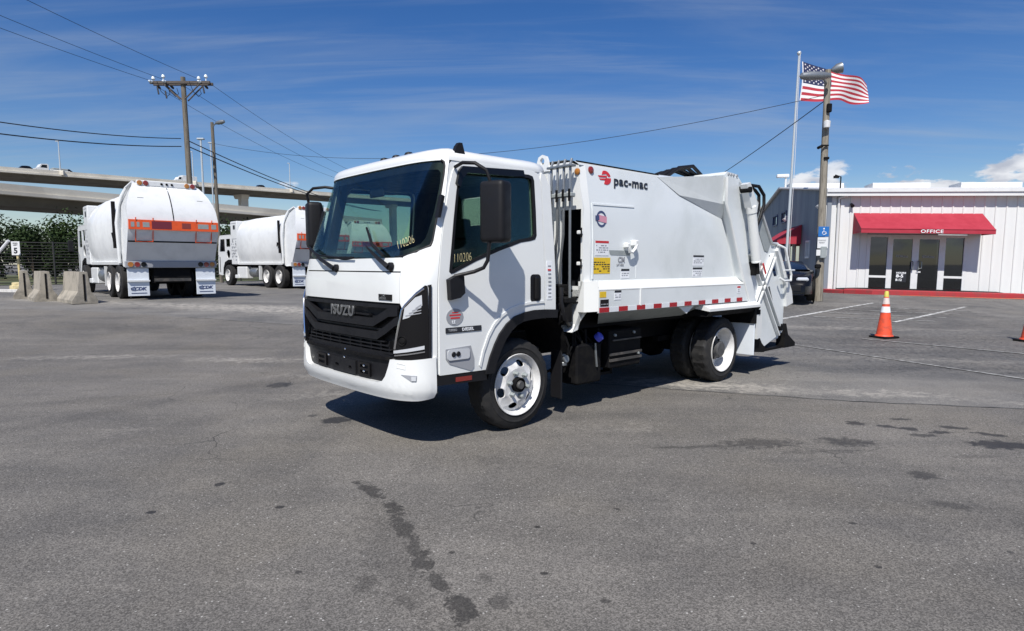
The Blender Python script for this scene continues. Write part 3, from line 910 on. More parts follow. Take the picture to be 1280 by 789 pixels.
# bumper
BC = [(0, k / 2) for k in range(-14, 15)]
BZ = [(1, z) for z in (.43, .46, .5, .56, .62, .68)]
def bmpf(s, z, d):
    t = sm(.52, .40, z)
    o_ = d - .035 * t * t + .012 * sm(.75, .5, z) * (1 if abs(s) < 6 else .5)
    return bump(s, z, o_)
bo = [(-7, .745), (-7, .47), (-6.3, .425), (-4.5, .405), (0, .40), (4.5, .405), (6.3, .425), (7, .47), (7, .745), (4.0, .722), (2.42, .718), (2.30, .66), (2.12, .585), (1.95, .545), (1.7, .528), (0, .522), (-1.7, .528), (-1.95, .545), (-2.12, .585), (-2.30, .66), (-2.42, .718), (-4.0, .722)]
bpr = obj('bumper', MB().plate(bo, [], bmpf, BC + BZ, 0, -.05), WHITE, T)
for sg in (1, -1):
    G = lambda s, z, d, sg=sg: bmpf(sg * s, z, d)
    obj('fog_lamp_recess', MB().plate([(3.3, .612), (4.45, .606), (4.42, .565), (4.05, .562)], [], G, BC, .004, -.02), DECALGREY, bpr)
    obj('fog_lamp', MB().plate([(4.05, .598), (4.40, .598), (4.38, .568), (4.08, .568)], [], G, BC, .010, -.01), LENS, bpr)
    obj('tow_cover', MB().plate([(2.95, .700), (3.6, .690), (3.6, .650), (2.95, .660)], [[(3.0, .694), (3.0, .665), (3.56, .656), (3.56, .685)]], G, BC, .003, -.005), WHITE, bpr)
obj('bumper_grille', MB().plate([(-2.5, .735), (2.5, .735), (2.30, .60), (1.9, .515), (-1.9, .515), (-2.30, .60)], [], lambda s, z, d: bump(s, z, -.035 + d), BC, 0, -.03), BLACK, bpr)
obj('bumper_lip', MB().plate([(-2.42, .728), (2.42, .728), (2.40, .706), (-2.40, .706)], [], lambda s, z, d: bump(s, z, -.012 + d), BC, 0, -.04), CHASSIS, bpr)
pl = obj('plate_holder', MB().plate(rrect(-.42, .58, .535, .655, .01), [rrect(-.28, -.12, .575, .60, .01), rrect(.30, .42, .575, .60, .01)], lambda s, z, d: bump(s, z, -.02 + d), BC, 0, -.015), BLACK, bpr)
for s_, z_ in ((-.95, .60), (.95, .60)):
    obj('bracket', MB().plate(rrect(s_ - .25, s_ + .25, z_ - .055, z_ + .055, .01), [rrect(s_ - .17, s_ + .17, z_ - .035, z_ - .01, .005), rrect(s_ - .17, s_ + .17, z_ + .01, z_ + .035, .005)], lambda s, z, d: bump(s, z, -.018 + d), BC, 0, -.014), GLOSSBLACK, bpr)
bl = MB()
for s_, z_ in ((-.55, .655), (.15, .665), (.95, .63), (.95, .585), (.2, .735)):
    p = Vector(bump(s_, z_, -.016))
    bl.lathe([(0, .008), (.008, .006), (.010, 0)], p, (1, 0, 0), 8)
obj('bolt', bl, CHROME, bpr)
obj('black_gap', MB().plate([(-6.9, .762), (6.9, .762), (6.9, .70), (-6.9, .70)], [], lambda s, z, d: bump(s, z, -.045 + d), BC, 0, -.02), BLACK, T)

# wipers
for P in (((-.427, 1.406), (-1.3, 1.49), (-2.75, 1.60)), ((2.734, 1.421), (2.2, 1.485), (1.35, 1.58))):
    wp = obj('wiper', MB().tube([shell(*P[0], .03), shell(*P[1], .05), shell(*P[2], .035)], [.020, .014, .008], 6), BLACK, T)
    obj('wiper_boot', MB().lathe([(0, .03), (.03, .025), (.036, 0)], shell(P[0][0], P[0][1], .0), (1, 0, .25), 12), BLACK, wp)
obj('wiper_blade', MB().tube([shell(s, z, .022) for s, z in ((-2.9, 1.58), (-1.6, 1.52), (-.3, 1.50), (.6, 1.498))], .008, 6), BLACK, T)
obj('wiper_blade', MB().tube([shell(s, z, .022) for s, z in ((2.3, 1.505), (1.55, 1.60), (1.2, 1.68), (.95, 1.735))], [.012, .014, .012, .010], 6), BLACK, T)

# clearance lamps
for y in (-.84, -.18, .02, .22):
    x = .60
    lm = obj('clearance_lamp', MB().lathe([(.045, 0), (.042, .025), (.028, .045), (0, .052)], (x, y, 2.350 if abs(y) < .5 else 2.322), (.1, 0, 1), 14), BLACK, T)
obj('antenna_base', MB().side([(.53, 2.305), (.635, 2.295), (.61, 2.355), (.585, 2.385), (.555, 2.385)], .865, .905), BLACK, T)

# mirrors
for sg in (1, -1):
    MX = .50 if sg > 0 else .80
    RM = Matrix.Translation((MX, sg * 1.235, 1.835)) @ Matrix.Rotation(sg * .28, 4, 'Z')
    mr = obj('mirror', MB().box(-.075, .075, -.108, .108, -.232, .232, .042, RM, 3), BLACK, T, sharp=50)
    obj('mirror_face', MB().box(-.083, -.074, -.085, .085, -.20, .20, 0, RM), MIRROR, mr)
    k = MX - .50
    obj('mirror_arm', MB().tube([(.66, sg * .945, 2.185), (.67 + k * .3, sg * 1.05, 2.205), (.63 + k * .7, sg * 1.15, 2.195), (.575 + k, sg * 1.22, 2.14), (.55 + k, sg * 1.235, 2.05)], .014, 8), BLACK, mr)
    obj('mirror_arm', MB().tube([(.55 + k, sg * 1.22, 1.61), (.56 + k, sg * 1.21, 1.47), (.575 + k, sg * 1.18, 1.415), (.62 + k * .6, sg * 1.12, 1.385), (.74, sg * 1.03, 1.35)], .015, 8), BLACK, mr)
    obj('mirror_bracket', MB().side([(.80, 1.325), (.72, 1.36), (.665, 1.35), (.655, 1.22), (.70, 1.185), (.79, 1.17)], sg * .99, sg * 1.055), BLACK, mr)


# wheels
def tyre_mb(y0, y1, R=.40, Ri=.262, n=72, lug=.010):
    h = y1 - y0
    prof = [(Ri, .012), (Ri + .02, -.002), (Ri + .035, -.001), (R * .79, -.005), (R * .80, -.009), (R * .82, -.009), (R * .83, -.005), (R * .93, .006), (R * .975, .018), (R - .004, .03), (R, .045)]
    tr = [.22, .40, .60, .78]
    full = prof + [(R, h * q) for q in tr] + [(r, h - d) for r, d in reversed(prof)]
    N = len(full)
    def jit(k, i):
        if 10 <= i <= N - 11:
            return -lug if ((k + (i % 2) * 1) % 3 == 0 or (i in (12,) and k % 2)) else 0
        if i in (9, N - 10, 8, N - 9):
            return -lug * .8 if k % 3 == 0 else 0
        return 0
    return MB().lathe(full, (0, y0, 0), (0, 1, 0), n, jit)


def rim_front(sg):
    m_ = MB()
    # barrel and lip
    m_.lathe([(.262, -.16), (.255, -.05), (.250, -.035), (.262, -.010), (.272, .004), (.268, .010), (.258, .002), (.244, -.026), (.238, -.05)], (0, 0, 0), (0, sg, 0), 48)
    holes = [oval(.186 * cos(2 * pi * k / 6 + sg * .75), .186 * sin(2 * pi * k / 6 + sg * .75), .029, .046, 18, 2 * pi * k / 6 + sg * .75) for k in range(6)]
    def dish(a, b, d):
        r = sqrt(a * a + b * b)
        y = -.052 + .050 * sm(.235, .165, r) - .012 * sm(.13, .09, r)
        return (a, sg * (y + d), b)
    cuts = []
    m_.plate(oval(0, 0, .240, .240, 48), holes + [oval(0, 0, .142, .142, 32)], dish, [], 0, -.012)
    m_.plate(oval(0, 0, .142, .142, 32), [oval(0, 0, .062, .062, 24)], dish, [], 0, -.012)
    return m_


def rim_rear(sg):
    m_ = MB()
    m_.lathe([(.262, -.16), (.250, -.035), (.262, -.010), (.272, .004), (.268, .010), (.256, .0), (.246, -.03), (.236, -.06), (.226, -.11), (.214, -.15)], (0, 0, 0), (0, sg, 0), 48)
    holes = [oval(.17 * cos(2 * pi * k / 8), .17 * sin(2 * pi * k / 8), .022, .030, 14, 2 * pi * k / 8) for k in range(8)]
    m_.plate(oval(0, 0, .218, .218, 48), holes, lambda a, b, d: (a, sg * (-.150 + d), b), [], 0, -.01)
    return m_


FWY, RWY = .950, 1.037
for sg in (1, -1):
    y0, y1 = (-.225, -.002) if sg > 0 else (.002, .225)
    wh = obj('front_wheel', tyre_mb(y0, y1), RUBBER, T, Matrix.Translation((0, sg * FWY, .40)), sharp=28)
    obj('rim', rim_front(sg), RIMWHITE, wh, sharp=50)
    hb = MB().lathe([(.066, -.02), (.064, .030), (.058, .034), (.050, .020), (.040, .016), (.038, .034), (.030, .040), (0, .040)], (0, 0, 0), (0, sg, 0), 24)
    obj('hub', hb, CHASSIS, wh)
    obj('hub_cap', MB().lathe([(.040, .024), (.037, .040), (.030, .048), (0, .048)], (0, 0, 0), (0, sg, 0), 20), HUBGREY, wh)
    for k in range(6):
        a = 2 * pi * k / 6 + .25
        obj('wheel_nut', MB().lathe([(.026, -.008), (.024, .006), (.018, .008), (.018, .036), (.010, .042), (0, .042)], (.107 * cos(a), sg * -.006, .107 * sin(a)), (0, sg, 0), 6), GREY, wh, smooth=False)
    for j, yo in enumerate((0, -.29)):
        y0, y1 = (-.225, -.002) if sg > 0 else (.002, .225)
        wh = obj('rear_wheel', tyre_mb(y0, y1, lug=.014), RUBBER, T, Matrix.Translation((-3.363, sg * (RWY + yo), .40)), sharp=28)
        obj('rim', rim_rear(sg), RIMWHITE, wh, sharp=50)
        if j == 0:
            obj('hub', MB().lathe([(.14, -.15), (.13, -.10), (.105, -.095), (.10, -.03), (.085, -.018), (0, -.016)], (0, 0, 0), (0, sg, 0), 24), HUBGREY, wh)
            for k in range(6):
                a = 2 * pi * k / 6
                obj('wheel_nut', MB().cyl((.122 * cos(a), sg * -.148, .122 * sin(a)), (.122 * cos(a), sg * -.085, .122 * sin(a)), .016, n=6), CHASSIS, wh, smooth=False)


# ------------------------------------------------------------------ packer body
def yb(z):       # half width of the body shell over height
    P = [(1.28, 1.0), (1.67, 1.004), (1.96, .992), (2.15, .962), (2.30, .938), (2.36, .926)]
    for (z0, a), (z1, b) in zip(P, P[1:]):
        if z <= z1:
            return a + (b - a) * max(0, (z - z0) / (z1 - z0))
    return P[-1][1]


def rearx(z):    # the back edge of the shell leans
    return -3.30 - .40 * (2.0 - z) / .72


SKIRT = 1.112
for sg in (1, -1):
    G = lambda x, z, d, sg=sg: (x, sg * (yb(z) + d), z)
    bz = [(1, z) for z in (1.45, 1.67, 1.82, 1.96, 2.06, 2.15, 2.23, 2.30)]
    sp = obj('side_panel', MB().plate([(-.88, 1.275), (-.88, 2.365), (-2.10, 2.372), (-3.28, 2.38), (rearx(2.0), 2.0), (rearx(1.275), 1.275)], [], G, bz, 0, -.02), WHITE2, T, sharp=20)
    obj('ledge', MB().prism([(1.012, 1.285), (SKIRT, 1.205), (SKIRT, 1.19), (.98, 1.26)], lambda a, b, sg=sg: (-.885, sg * a, b), lambda a, b, sg=sg: (-3.72, sg * a, b)), WHITE, sp)
    sk = obj('skirt', MB().plate([(-.885, .985), (-.885, 1.198), (-3.74, 1.198), (-3.82, .985)], [], lambda x, z, d, sg=sg: (x, sg * (SKIRT + d), z), [], 0, -.02), WHITE2, T)
    obj('skirt_rib', MB().side([(-1.53, 1.03), (-1.53, 1.2), (-1.55, 1.2), (-1.55, 1.03)], sg * SKIRT, sg * (SKIRT + .008)), WHITE, sk)
    for k in range(19):
        x = -.893 - k * .1455
        obj('reflective_tape', MB().side([(x, .988), (x, 1.034), (x - .1455, 1.034), (x - .1455, .988)], sg * SKIRT, sg * (SKIRT + .0035)), TAPERED if k % 2 == 0 else TAPEWHITE, sk)
    # sloping underside of the skirt and its hanger
    obj('skirt_underside', MB().loft([[(-.90, sg * 1.10, .984), (-3.8, sg * 1.10, .984)], [(-1.25, sg * .80, .84), (-3.7, sg * .80, .84)]]), GREY, T)
    obj('skirt_bracket', MB().side([(-2.28, .985), (-2.62, .985), (-2.45, .895)], sg * 1.06, sg * 1.08), WHITE2, T)
    # raised access panel frame at the front
    fr_ = MB()
    fr_.plate([(-.91, 2.015), (-1.57, 2.025), (-1.57, 2.010), (-.925, 1.998), (-.925, 1.30), (-.91, 1.30)], [], G, bz, .007, 0)
    fr_.plate([(-1.60, 1.30), (-1.60, 1.60), (-1.61, 1.60), (-1.61, 1.30)], [], G, bz, .003, 0)
    obj('panel_edge', fr_, WHITE2, sp)
    # flared corner at the top, with its gusset
    A0, A1 = (-2.05, .929, 2.366), (-2.43, .962, 2.20)
    B0, B1 = (-3.14, 1.085, 2.463), (-3.255, 1.06, 2.146)
    Cc = (-3.31, .985, 1.985)
    fl = MB()
    f_ = lambda p: (p[0], sg * p[1], p[2])
    fl.face([f_(p) for p in (A0, A1, B1, B0)])
    fl.face([f_(p) for p in (A1, (-3.31, .99, 1.985), B1)])
    fl.face([f_(p) for p in (A0, B0, (-3.14, .5, 2.50), (-2.05, .6, 2.42))])
    obj('flared_corner', fl, WHITE2, sp, smooth=False)
    # lean post at the back of the body
    obj('rear_post', MB().prism([(-3.19, 2.475), (-3.50, 2.46), (-3.60, 2.12), (-3.68, 1.80), (-4.06, .95), (-3.82, .95), (-3.33, 2.0), (-3.21, 2.18)],
                                lambda x, z, sg=sg: (x, sg * .95, z), lambda x, z, sg=sg: (x, sg * (1.085 + .02 * sm(1.4, 1.0, z)), z)), WHITE2, T, smooth=False)
    obj('post_edge', MB().tube([(-3.20, sg * 1.10, 2.46), (-3.205, sg * 1.10, 2.16), (-3.33, sg * 1.09, 1.98), (-3.53, sg * 1.10, 1.55), (-3.66, sg * 1.11, 1.28), (-3.84, sg * 1.115, .97)], .018, 6), WHITE, T)
    # fender flare over the rear wheels
    obj('rear_fender', MB().prism([(1.00, 1.0), (1.12, .968), (1.19, .935), (1.19, .905), (1.0, .93)], lambda a, b, sg=sg: (-2.76, sg * a, b), lambda a, b, sg=sg: (-4.02, sg * a, b)), WHITE, T)
    obj('flap_shade_block', MB().box(-3.99, -3.93, .70 if sg > 0 else -1.15, 1.15 if sg > 0 else -.70, .69, .88), CHASSIS, T)  # dark block painting in the shade over the top of the flap
    obj('fender_liner', MB().prism([(1.17, .905), (.70, .905), (.70, .84), (1.12, .84)], lambda a, b, sg=sg: (-2.80, sg * a, b), lambda a, b, sg=sg: (-4.06, sg * a, b)), CHASSIS, T)
    obj('rear_mud_flap', MB().box(-3.965, -3.945, .80 if sg > 0 else -1.145, 1.145 if sg > 0 else -.80, .28, .70, .004), PALEBLUE, T)

# roof of the body
P = [(-.926, 2.362), (-.86, 2.405), (-.75, 2.425), (0, 2.44), (.75, 2.425), (.86, 2.405), (.926, 2.362)]
rf = MB().loft([[(x, y, z + (.0 if x > -2.2 else .03 * (-2.2 - x))) for y, z in P] for x in (-.80, -1.5, -2.05, -2.7, -3.3)])
obj('body_roof', rf, WHITE2, T)
obj('roof_rail', MB().box(-2.15, -.82, .862, .876, 2.392, 2.410), CHASSIS, T)
# front wall with the dark service opening
fw = MB().plate([(-.90, 1.0), (.90, 1.0), (.985, 1.28), (.978, 1.96), (.935, 2.2), (.90, 2.36), (.80, 2.40), (-.80, 2.40), (-.90, 2.36), (-.935, 2.2), (-.978, 1.96), (-.985, 1.28)],
                [[(.70, 1.235), (.955, 1.235), (.955, 1.955), (.70, 1.955)]], lambda a, b, d: (-.80 + d, a, b), [], 0, -.02)
front = obj('front_wall', fw, WHITE, T)
obj('opening_back', MB().box(-1.20, -1.18, .30, .97, 1.2, 2.0), DECALBLACK, front)
for sg in (1, -1):
    obj('front_corner', MB().loft([[(-.80, sg * (yb(z) - .018), z), (-.88, sg * (yb(z) + .001), z)] for z in (1.28, 1.5, 1.8, 1.96, 2.15, 2.3, 2.365)]), WHITE, front)
    obj('side_lower', MB().prism([(-.80, .99), (-.80, 1.28), (-.885, 1.285), (-.885, 1.0)], lambda x, z, sg=sg: (x, sg * .93, z), lambda x, z, sg=sg: (x, sg * (1.0 if x > -.85 else 1.108), z)), WHITE, front)
for z in (1.72, 1.43):
    hg = obj('hinge', MB().box(-.80, -.765, .93, .985, z, z + .035, .006), WHITE, front)
    obj('hinge_pin', MB().cyl((-.775, .98, z - .03), (-.775, .98, z + .06), .009, n=8), CHASSIS, hg)
obj('marker_lamp', MB().lathe([(.032, 0), (.030, .012), (.02, .018), (0, .02)], (-.80, .905, 2.30), (1, 0, 0), 16), AMBER, front)
obj('marker_lamp', MB().lathe([(.036, 0), (.033, .012), (.02, .018), (0, .02)], (-.95, .936, 2.325), (0, 1, .1), 16), REDLENS, T)
# lifting eye
obj('lifting_eye', MB().plate([(.40, 2.34), (.40, 2.44), (.42, 2.485), (.47, 2.505), (.52, 2.485), (.54, 2.44), (.56, 2.34)], [oval(.47, 2.44, .03, .035, 14)], lambda a, b, d: (-.80 + d, a, b), [], .03, 0), WHITE, front)
# hydraulic pipes up the front wall
for i, y in enumerate((.665, .745, .825, .905)):
    pth = [(-.72, y, 2.41), (-.70, y, 2.36), (-.70, y, 2.05)]
    if i < 3:
        pth += [(-.70, y, 1.72), (-.74, y - .06, 1.55), (-.76, y - .12, 1.1)]
    else:
        pth += [(-.70, y + .005, 1.30), (-.70, y + .005, 1.05)]
    obj('hydraulic_pipe', MB().tube(pth, .0125, 8), ALU, front)
obj('pipe_clamp', MB().box(-.735, -.665, .63, .945, 2.06, 2.10, .008), GREY, front)
obj('pipe_clamp', MB().box(-.735, -.665, .63, .945, 2.335, 2.355, .004), ALU, front)
for y in (.69, .77, .85, .93):
    obj('clamp_bolt', MB().cyl((-.66, y, 2.02), (-.66, y, 2.13), .012, n=6), CHASSIS, front)
# valve block, filter and hoses low on the front wall
vb = MB()
vb.box(-.80, -.64, .66, .84, 1.14, 1.25, .01)
vb.box(-.78, -.62, .70, .93, 1.08, 1.13, .008)
vb.cyl((-.70, .86, .90), (-.70, .86, 1.10), .065, n=14)
vb.cyl((-.70, .72, .90), (-.70, .72, 1.10), .055, n=14)
vb.box(-.79, -.70, .62, .80, .86, 1.15, .01)
for k in range(4):
    vb.cyl((-.66 - .05 * k, .80, 1.16 + .01 * k), (-.66 - .05 * k, .86, 1.16 + .01 * k), .016, n=8)
obj('valve_block', vb, CHASSIS, front)
hs_ = MB()
rnd = random.Random(11)
for k in range(9):
    y0 = .55 + .04 * k
    hs_.tube([(-.66, y0, 1.13), (-.60 - rnd.random() * .08, y0 + .02, .95 + rnd.random() * .1), (-.66, y0 + rnd.uniform(-.1, .05), .80), (-.80, y0 - .1, .70), (-1.0, .6, .66)], .017, 6)
hs_.tube([(-.64, .86, 1.22), (-.60, .90, 1.08), (-.64, .90, .93), (-.75, .86, .86), (-.9, .8, .84)], .020, 8)
obj('hose', hs_, BLACK, front)
obj('step_plate', MB().side([(-.80, 1.20), (-.80, .82), (-.72, .80), (-.95, 1.0), (-.95, 1.2)], .78, .93), WHITE, front)
for z in (1.13, 1.08):
    obj('control_rod', MB().tube([(-.62, .84, z), (-.86, .95, z)], .010, 6), CHASSIS, front)

# lettering and stickers on the driver side
side0 = T
def on(x, z, d=0.0):
    return (x, yb(z) + d, z)
pn = [o for o in bpy.data.objects if o.name.startswith('side_panel')][0]
lg = MB()
G = lambda x, z, d: (x, yb(z) + d, z)
cx, cz = -1.165, 2.275
ring = []
for k in range(15):
    t = radians(-115 + k * 230 / 14)
    ring.append((cx - .080 * cos(t), cz + .068 * sin(t)))
lg.plate(ring[:8] + [(cx + .0, cz - .004)], [], G, [], .004, .001)
lg.plate(ring[8:] + [(cx + .055, cz + .026), (cx - .012, cz + .036), (cx - .045, cz + .010)], [], G, [], .004, .001)
lg.plate([(cx + .115, cz + .012), (cx - .02, cz + .022), (cx - .02, cz + .004), (cx + .10, cz - .004)], [], G, [], .004, .001)
lg.plate([(cx + .10, cz - .016), (cx + .0, cz - .008), (cx + .0, cz - .026), (cx + .085, cz - .028)], [], G, [], .004, .001)
obj('emblem', lg, DECALRED, pn)
tilt = (0, -.13, 1)
text('pac-mac', .130, DECALBLACK, pn, on(-1.275, 2.216, .0055), (-1, 0, .004), tilt, .001, .0035, 1.22, .12, space=1.08)
# round flag sticker
fs = obj('flag_sticker', MB().plate(oval(-1.045, 1.872, .075, .078, 24), [oval(-1.045, 1.872, .058, .058, 20)], G, [], .003, .001), DECALBLUE, pn)
obj('sticker_print', MB().plate([(-1.0, 1.91), (-1.125, 1.895), (-1.12, 1.835), (-.995, 1.85)], [], G, [], .004, .002), DECALPINK, fs)
obj('sticker_print', MB().plate([(-.955, 1.90), (-1.01, 1.905), (-1.01, 1.86), (-.955, 1.855)], [], G, [], .006, .002), DECALBLUE, fs)
def decal(x0, x1, z0, z1, m_base, rows, parent=pn, H=G, head=None, base=True):
    dk = obj('warning_label', MB().plate([(x0, z0), (x0, z1), (x1, z1), (x1, z0)], [], H, [], .003, .001), m_base, parent)
    if head:
        obj('label_print', MB().plate([(x0, z1 - .022), (x0, z1), (x1, z1), (x1, z1 - .022)], [], H, [], .0042, .002), head, dk)
    q = MB()
    r_ = random.Random(int(abs(x0 * 1000) + z0 * 977))
    zz_ = z1 - .04
    while zz_ > z0 + .02:
        xa = x0 - .012
        while xa > x1 + .02:
            wdt = r_.uniform(.012, .05)
            xb_ = max(x1 + .008, xa - wdt)
            if r_.random() < .75:
                q.plate([(xa, zz_ - .009), (xa, zz_), (xb_, zz_), (xb_, zz_ - .009)], [], H, [], .0045, .002)
            xa = xb_ - .012
        zz_ -= .021
    obj('label_print', q, rows, dk)
    return dk
decal(-.95, -1.15, 1.525, 1.665, DECALWHITE, DECALGREY, head=DECALRED)
decal(-.92, -1.18, 1.352, 1.505, YELLOW, DECALBLACK)
decal(-1.355, -1.49, 1.30, 1.396, DECALWHITE, DECALGREY, head=DECALBLACK)
decal(-2.68, -2.91, 1.425, 1.545, DECALWHITE, DECALGREY, head=DECALBLACK)
decal(-2.68, -2.88, 1.30, 1.405, DECALWHITE, DECALGREY, head=DECALBLACK)
text('CM', .075, DECALGREY, pn, on(-1.30, 1.462, .004), (-1, 0, 0), (0, 0, 1), .0006, .003)
text('LIFT HERE', .026, DECALGREY, pn, on(-1.28, 1.428, .004), (-1, 0, 0), (0, 0, 1), .0006, .001)
GS = lambda x, z, d: (x, SKIRT + d, z)
decal(-.895, -.99, 1.13, 1.185, YELLOW, DECALBLACK, sk, GS)
decal(-1.115, -1.22, 1.10, 1.192, DECALWHITE, DECALGREY, sk, GS, head=DECALBLACK)
decal(-3.52, -3.60, 1.09, 1.175, DECALWHITE, DECALGREY, sk, GS, head=DECALRED)
decal(-.905, -1.03, 1.045, 1.11, GLOSSBLACK, DECALGREY, sk, GS)
obj('data_plate', MB().plate([(1.05, 1.04), (.965, 1.04), (.965, 1.13), (1.05, 1.13)], [], lambda a, b, d: (-.845 - .5 * (a - .93) + .03 + d, a, b), [], .004, 0), GLOSSBLACK, front)
# grip pocket and hooks on the panel
obj('grip_pocket', MB().plate([(-1.16, 1.578), (-1.17, 1.545), (-1.19, 1.532), (-1.49, 1.528), (-1.51, 1.578)], [], G, [], .003, .0), GREY, pn)
cm = MB()
cm.box(-1.44, -1.38, 1.0, 1.06, 1.60, 1.655, .012)
cm.box(-1.56, -1.50, 1.0, 1.07, 1.62, 1.685, .012)
cm.tube([(-1.41, 1.05, 1.61), (-1.43, 1.05, 1.565), (-1.47, 1.05, 1.56), (-1.51, 1.06, 1.60), (-1.53, 1.06, 1.64)], .016, 6)
obj('panel_hook', cm, WHITE, pn)

# hoses on the roof
for k in range(4):
    x0, dz = -2.55 - .05 * k, .02 * k
    obj('roof_hose', MB().tube([(x0 - .0, .42 + .05 * k, 2.44), (x0 - .25, .46 + .05 * k, 2.53 + dz), (x0 - .50, .5 + .05 * k, 2.57 + dz), (x0 - .72, .52 + .04 * k, 2.54), (x0 - .85, .52 + .04 * k, 2.46)], .022, 8), BLACK, T)

# ---- tailgate
HY = 1.085
plateo = [(-3.50, 2.455), (-3.82, 2.36), (-4.12, 2.165), (-4.49, 1.72), (-4.655, 1.715), (-4.80, 1.47), (-5.12, 1.07), (-5.17, .90), (-4.965, .86), (-4.95, .50), (-4.36, .33), (-4.16, .47), (-4.06, .83), (-3.95, 1.1), (-3.66, 1.9)]
for sg in (1, -1):
    G2 = lambda x, z, d, sg=sg: (x, sg * (1.06 + d), z)
    tp = obj('tailgate_side', MB().plate(plateo, [[(-4.45, 1.56), (-4.60, 1.56), (-4.76, 1.28), (-4.62, 1.28)]], G2, [], 0, -.025), WHITE2, T)
    # edge flanges
    obj('edge_flange', MB().tube([(-3.82, sg * 1.075, 2.35), (-4.12, sg * 1.075, 2.155), (-4.49, sg * 1.075, 1.72), (-4.655, sg * 1.075, 1.715)], .018, 6), WHITE, tp)
    obj('channel_shade', MB().side([(-3.80, 2.33), (-4.10, 2.14), (-4.46, 1.70), (-4.40, 1.60), (-4.30, 1.62), (-3.98, 2.05), (-3.74, 2.20)], sg * 1.062, sg * 1.068), GREY, tp)  # flat grey sheet, its tone is the shade inside the flange
    obj('outer_lip', MB().side([(-4.655, 1.71), (-4.80, 1.47), (-5.12, 1.07), (-5.17, .90), (-4.965, .86), (-4.93, 1.15), (-4.62, 1.62)], sg * 1.05, sg * 1.10), WHITE, tp)
    # crossed slide rails
    def rail(p, q, wd, name='slide_rail'):
        p, q = Vector(p), Vector(q)
        d = (q - p).normalized()
        nn = Vector((-d.y, d.x)) * wd
        m_ = MB()
        for o_ in (-1, 1):
            a0, a1 = p + nn * o_, q + nn * o_
            b0, b1 = p + nn * o_ * .62, q + nn * o_ * .62
            m_.side([tuple(a0), tuple(a1), tuple(b1), tuple(b0)], sg * 1.06, sg * 1.105)
        r_ = obj(name, m_, WHITE, tp, smooth=False)
        obj('rail_web', MB().side([tuple(p + nn * .62), tuple(q + nn * .62), tuple(q - nn * .62), tuple(p - nn * .62)], sg * 1.06, sg * 1.072), GREY, r_, smooth=False)
    rail((-3.92, 1.60), (-4.82, .50), .055)
    rail((-4.55, 1.56), (-4.03, .84), .05)
    obj('slot', MB().side([(-4.44, 1.13), (-4.49, 1.15), (-4.70, .78), (-4.66, .76)], sg * 1.062, sg * 1.068), DECALBLACK, tp)
    obj('boss', MB().lathe([(.075, 0), (.07, .05), (.045, .055), (.04, .03), (0, .03)], (-4.13, sg * 1.06, 1.42), (0, sg, 0), 18), WHITE, tp)
    obj('boss', MB().lathe([(.05, 0), (.045, .05), (.02, .055), (0, .04)], (-4.83, sg * 1.06, .58), (0, sg, 0), 16), CHASSIS, tp)
    obj('red_edge', MB().side([(-4.10, 1.44), (-4.13, 1.46), (-4.22, 1.33), (-4.19, 1.31)], sg * 1.14, sg * 1.147), DECALRED, tp)
    # lift cylinder
    cl = obj('lift_cylinder', MB().lathe([(.0, 0), (.062, 0), (.062, .015), (.058, .02), (.058, .62), (.066, .625), (.066, .70), (.05, .71), (0, .71)], (-3.90, sg * 1.16, 1.47), Vector((-3.70 + 3.90, 0, 2.14 - 1.47)), 20), WHITE, T)
    obj('piston_rod', MB().cyl((-3.905, sg * 1.16, 1.47), (-3.93, sg * 1.16, 1.32), .03, n=12), CHASSIS, cl)
    obj('cylinder_clevis', MB().side([(-3.50, 2.39), (-3.58, 2.42), (-3.80, 2.17), (-3.78, 2.08), (-3.64, 2.12)], sg * 1.11, sg * 1.20), WHITE, cl)
    obj('clevis_pin', MB().cyl((-3.555, sg * 1.10, 2.33), (-3.555, sg * 1.225, 2.33), .035, n=14), CHASSIS, cl)
    obj('cylinder_bracket', MB().side([(-3.87, 1.47), (-3.95, 1.47), (-3.95, 1.42), (-3.91, 1.30), (-3.88, 1.31)], sg * 1.06, sg * 1.16), CHASSIS, cl)
    # grab handle
    obj('grab_handle', MB().tube([(-4.62, sg * 1.10, 1.70), (-4.70, sg * 1.16, 1.66), (-4.93, sg * 1.16, 1.30), (-4.92, sg * 1.16, 1.22), (-4.72, sg * 1.16, 1.22), (-4.66, sg * 1.12, 1.26)], .016, 8), WHITE, tp)
    obj('grab_handle', MB().tube([(-4.70, sg * 1.16, 1.36), (-5.02, sg * 1.16, 1.36)], .012, 8), WHITE, tp)
    # black hopper foot and step
    obj('hopper_foot', MB().prism([(-4.10, .52), (-4.20, .55), (-4.33, .40), (-4.48, .30), (-4.40, .27), (-4.10, .30)], lambda x, z, sg=sg: (x, sg * .70, z), lambda x, z, sg=sg: (x, sg * 1.07, z)), CHASSIS, T)
    obj('hopper_foot', MB().prism([(-4.955, .62), (-4.985, .62), (-5.06, .46), (-5.30, .33), (-5.30, .28), (-4.95, .28)], lambda x, z, sg=sg: (x, sg * .98, z), lambda x, z, sg=sg: (x, sg * 1.10, z)), CHASSIS, T)
    obj('latch', MB().side([(-4.0, .80), (-4.16, .80), (-4.16, .50), (-4.05, .48)], sg * 1.075, sg * 1.14), WHITE, T)
    obj('latch_knob', MB().cyl((-4.08, sg * 1.10, .80), (-4.08, sg * 1.10, .86), .05, n=14), CHASSIS, T)
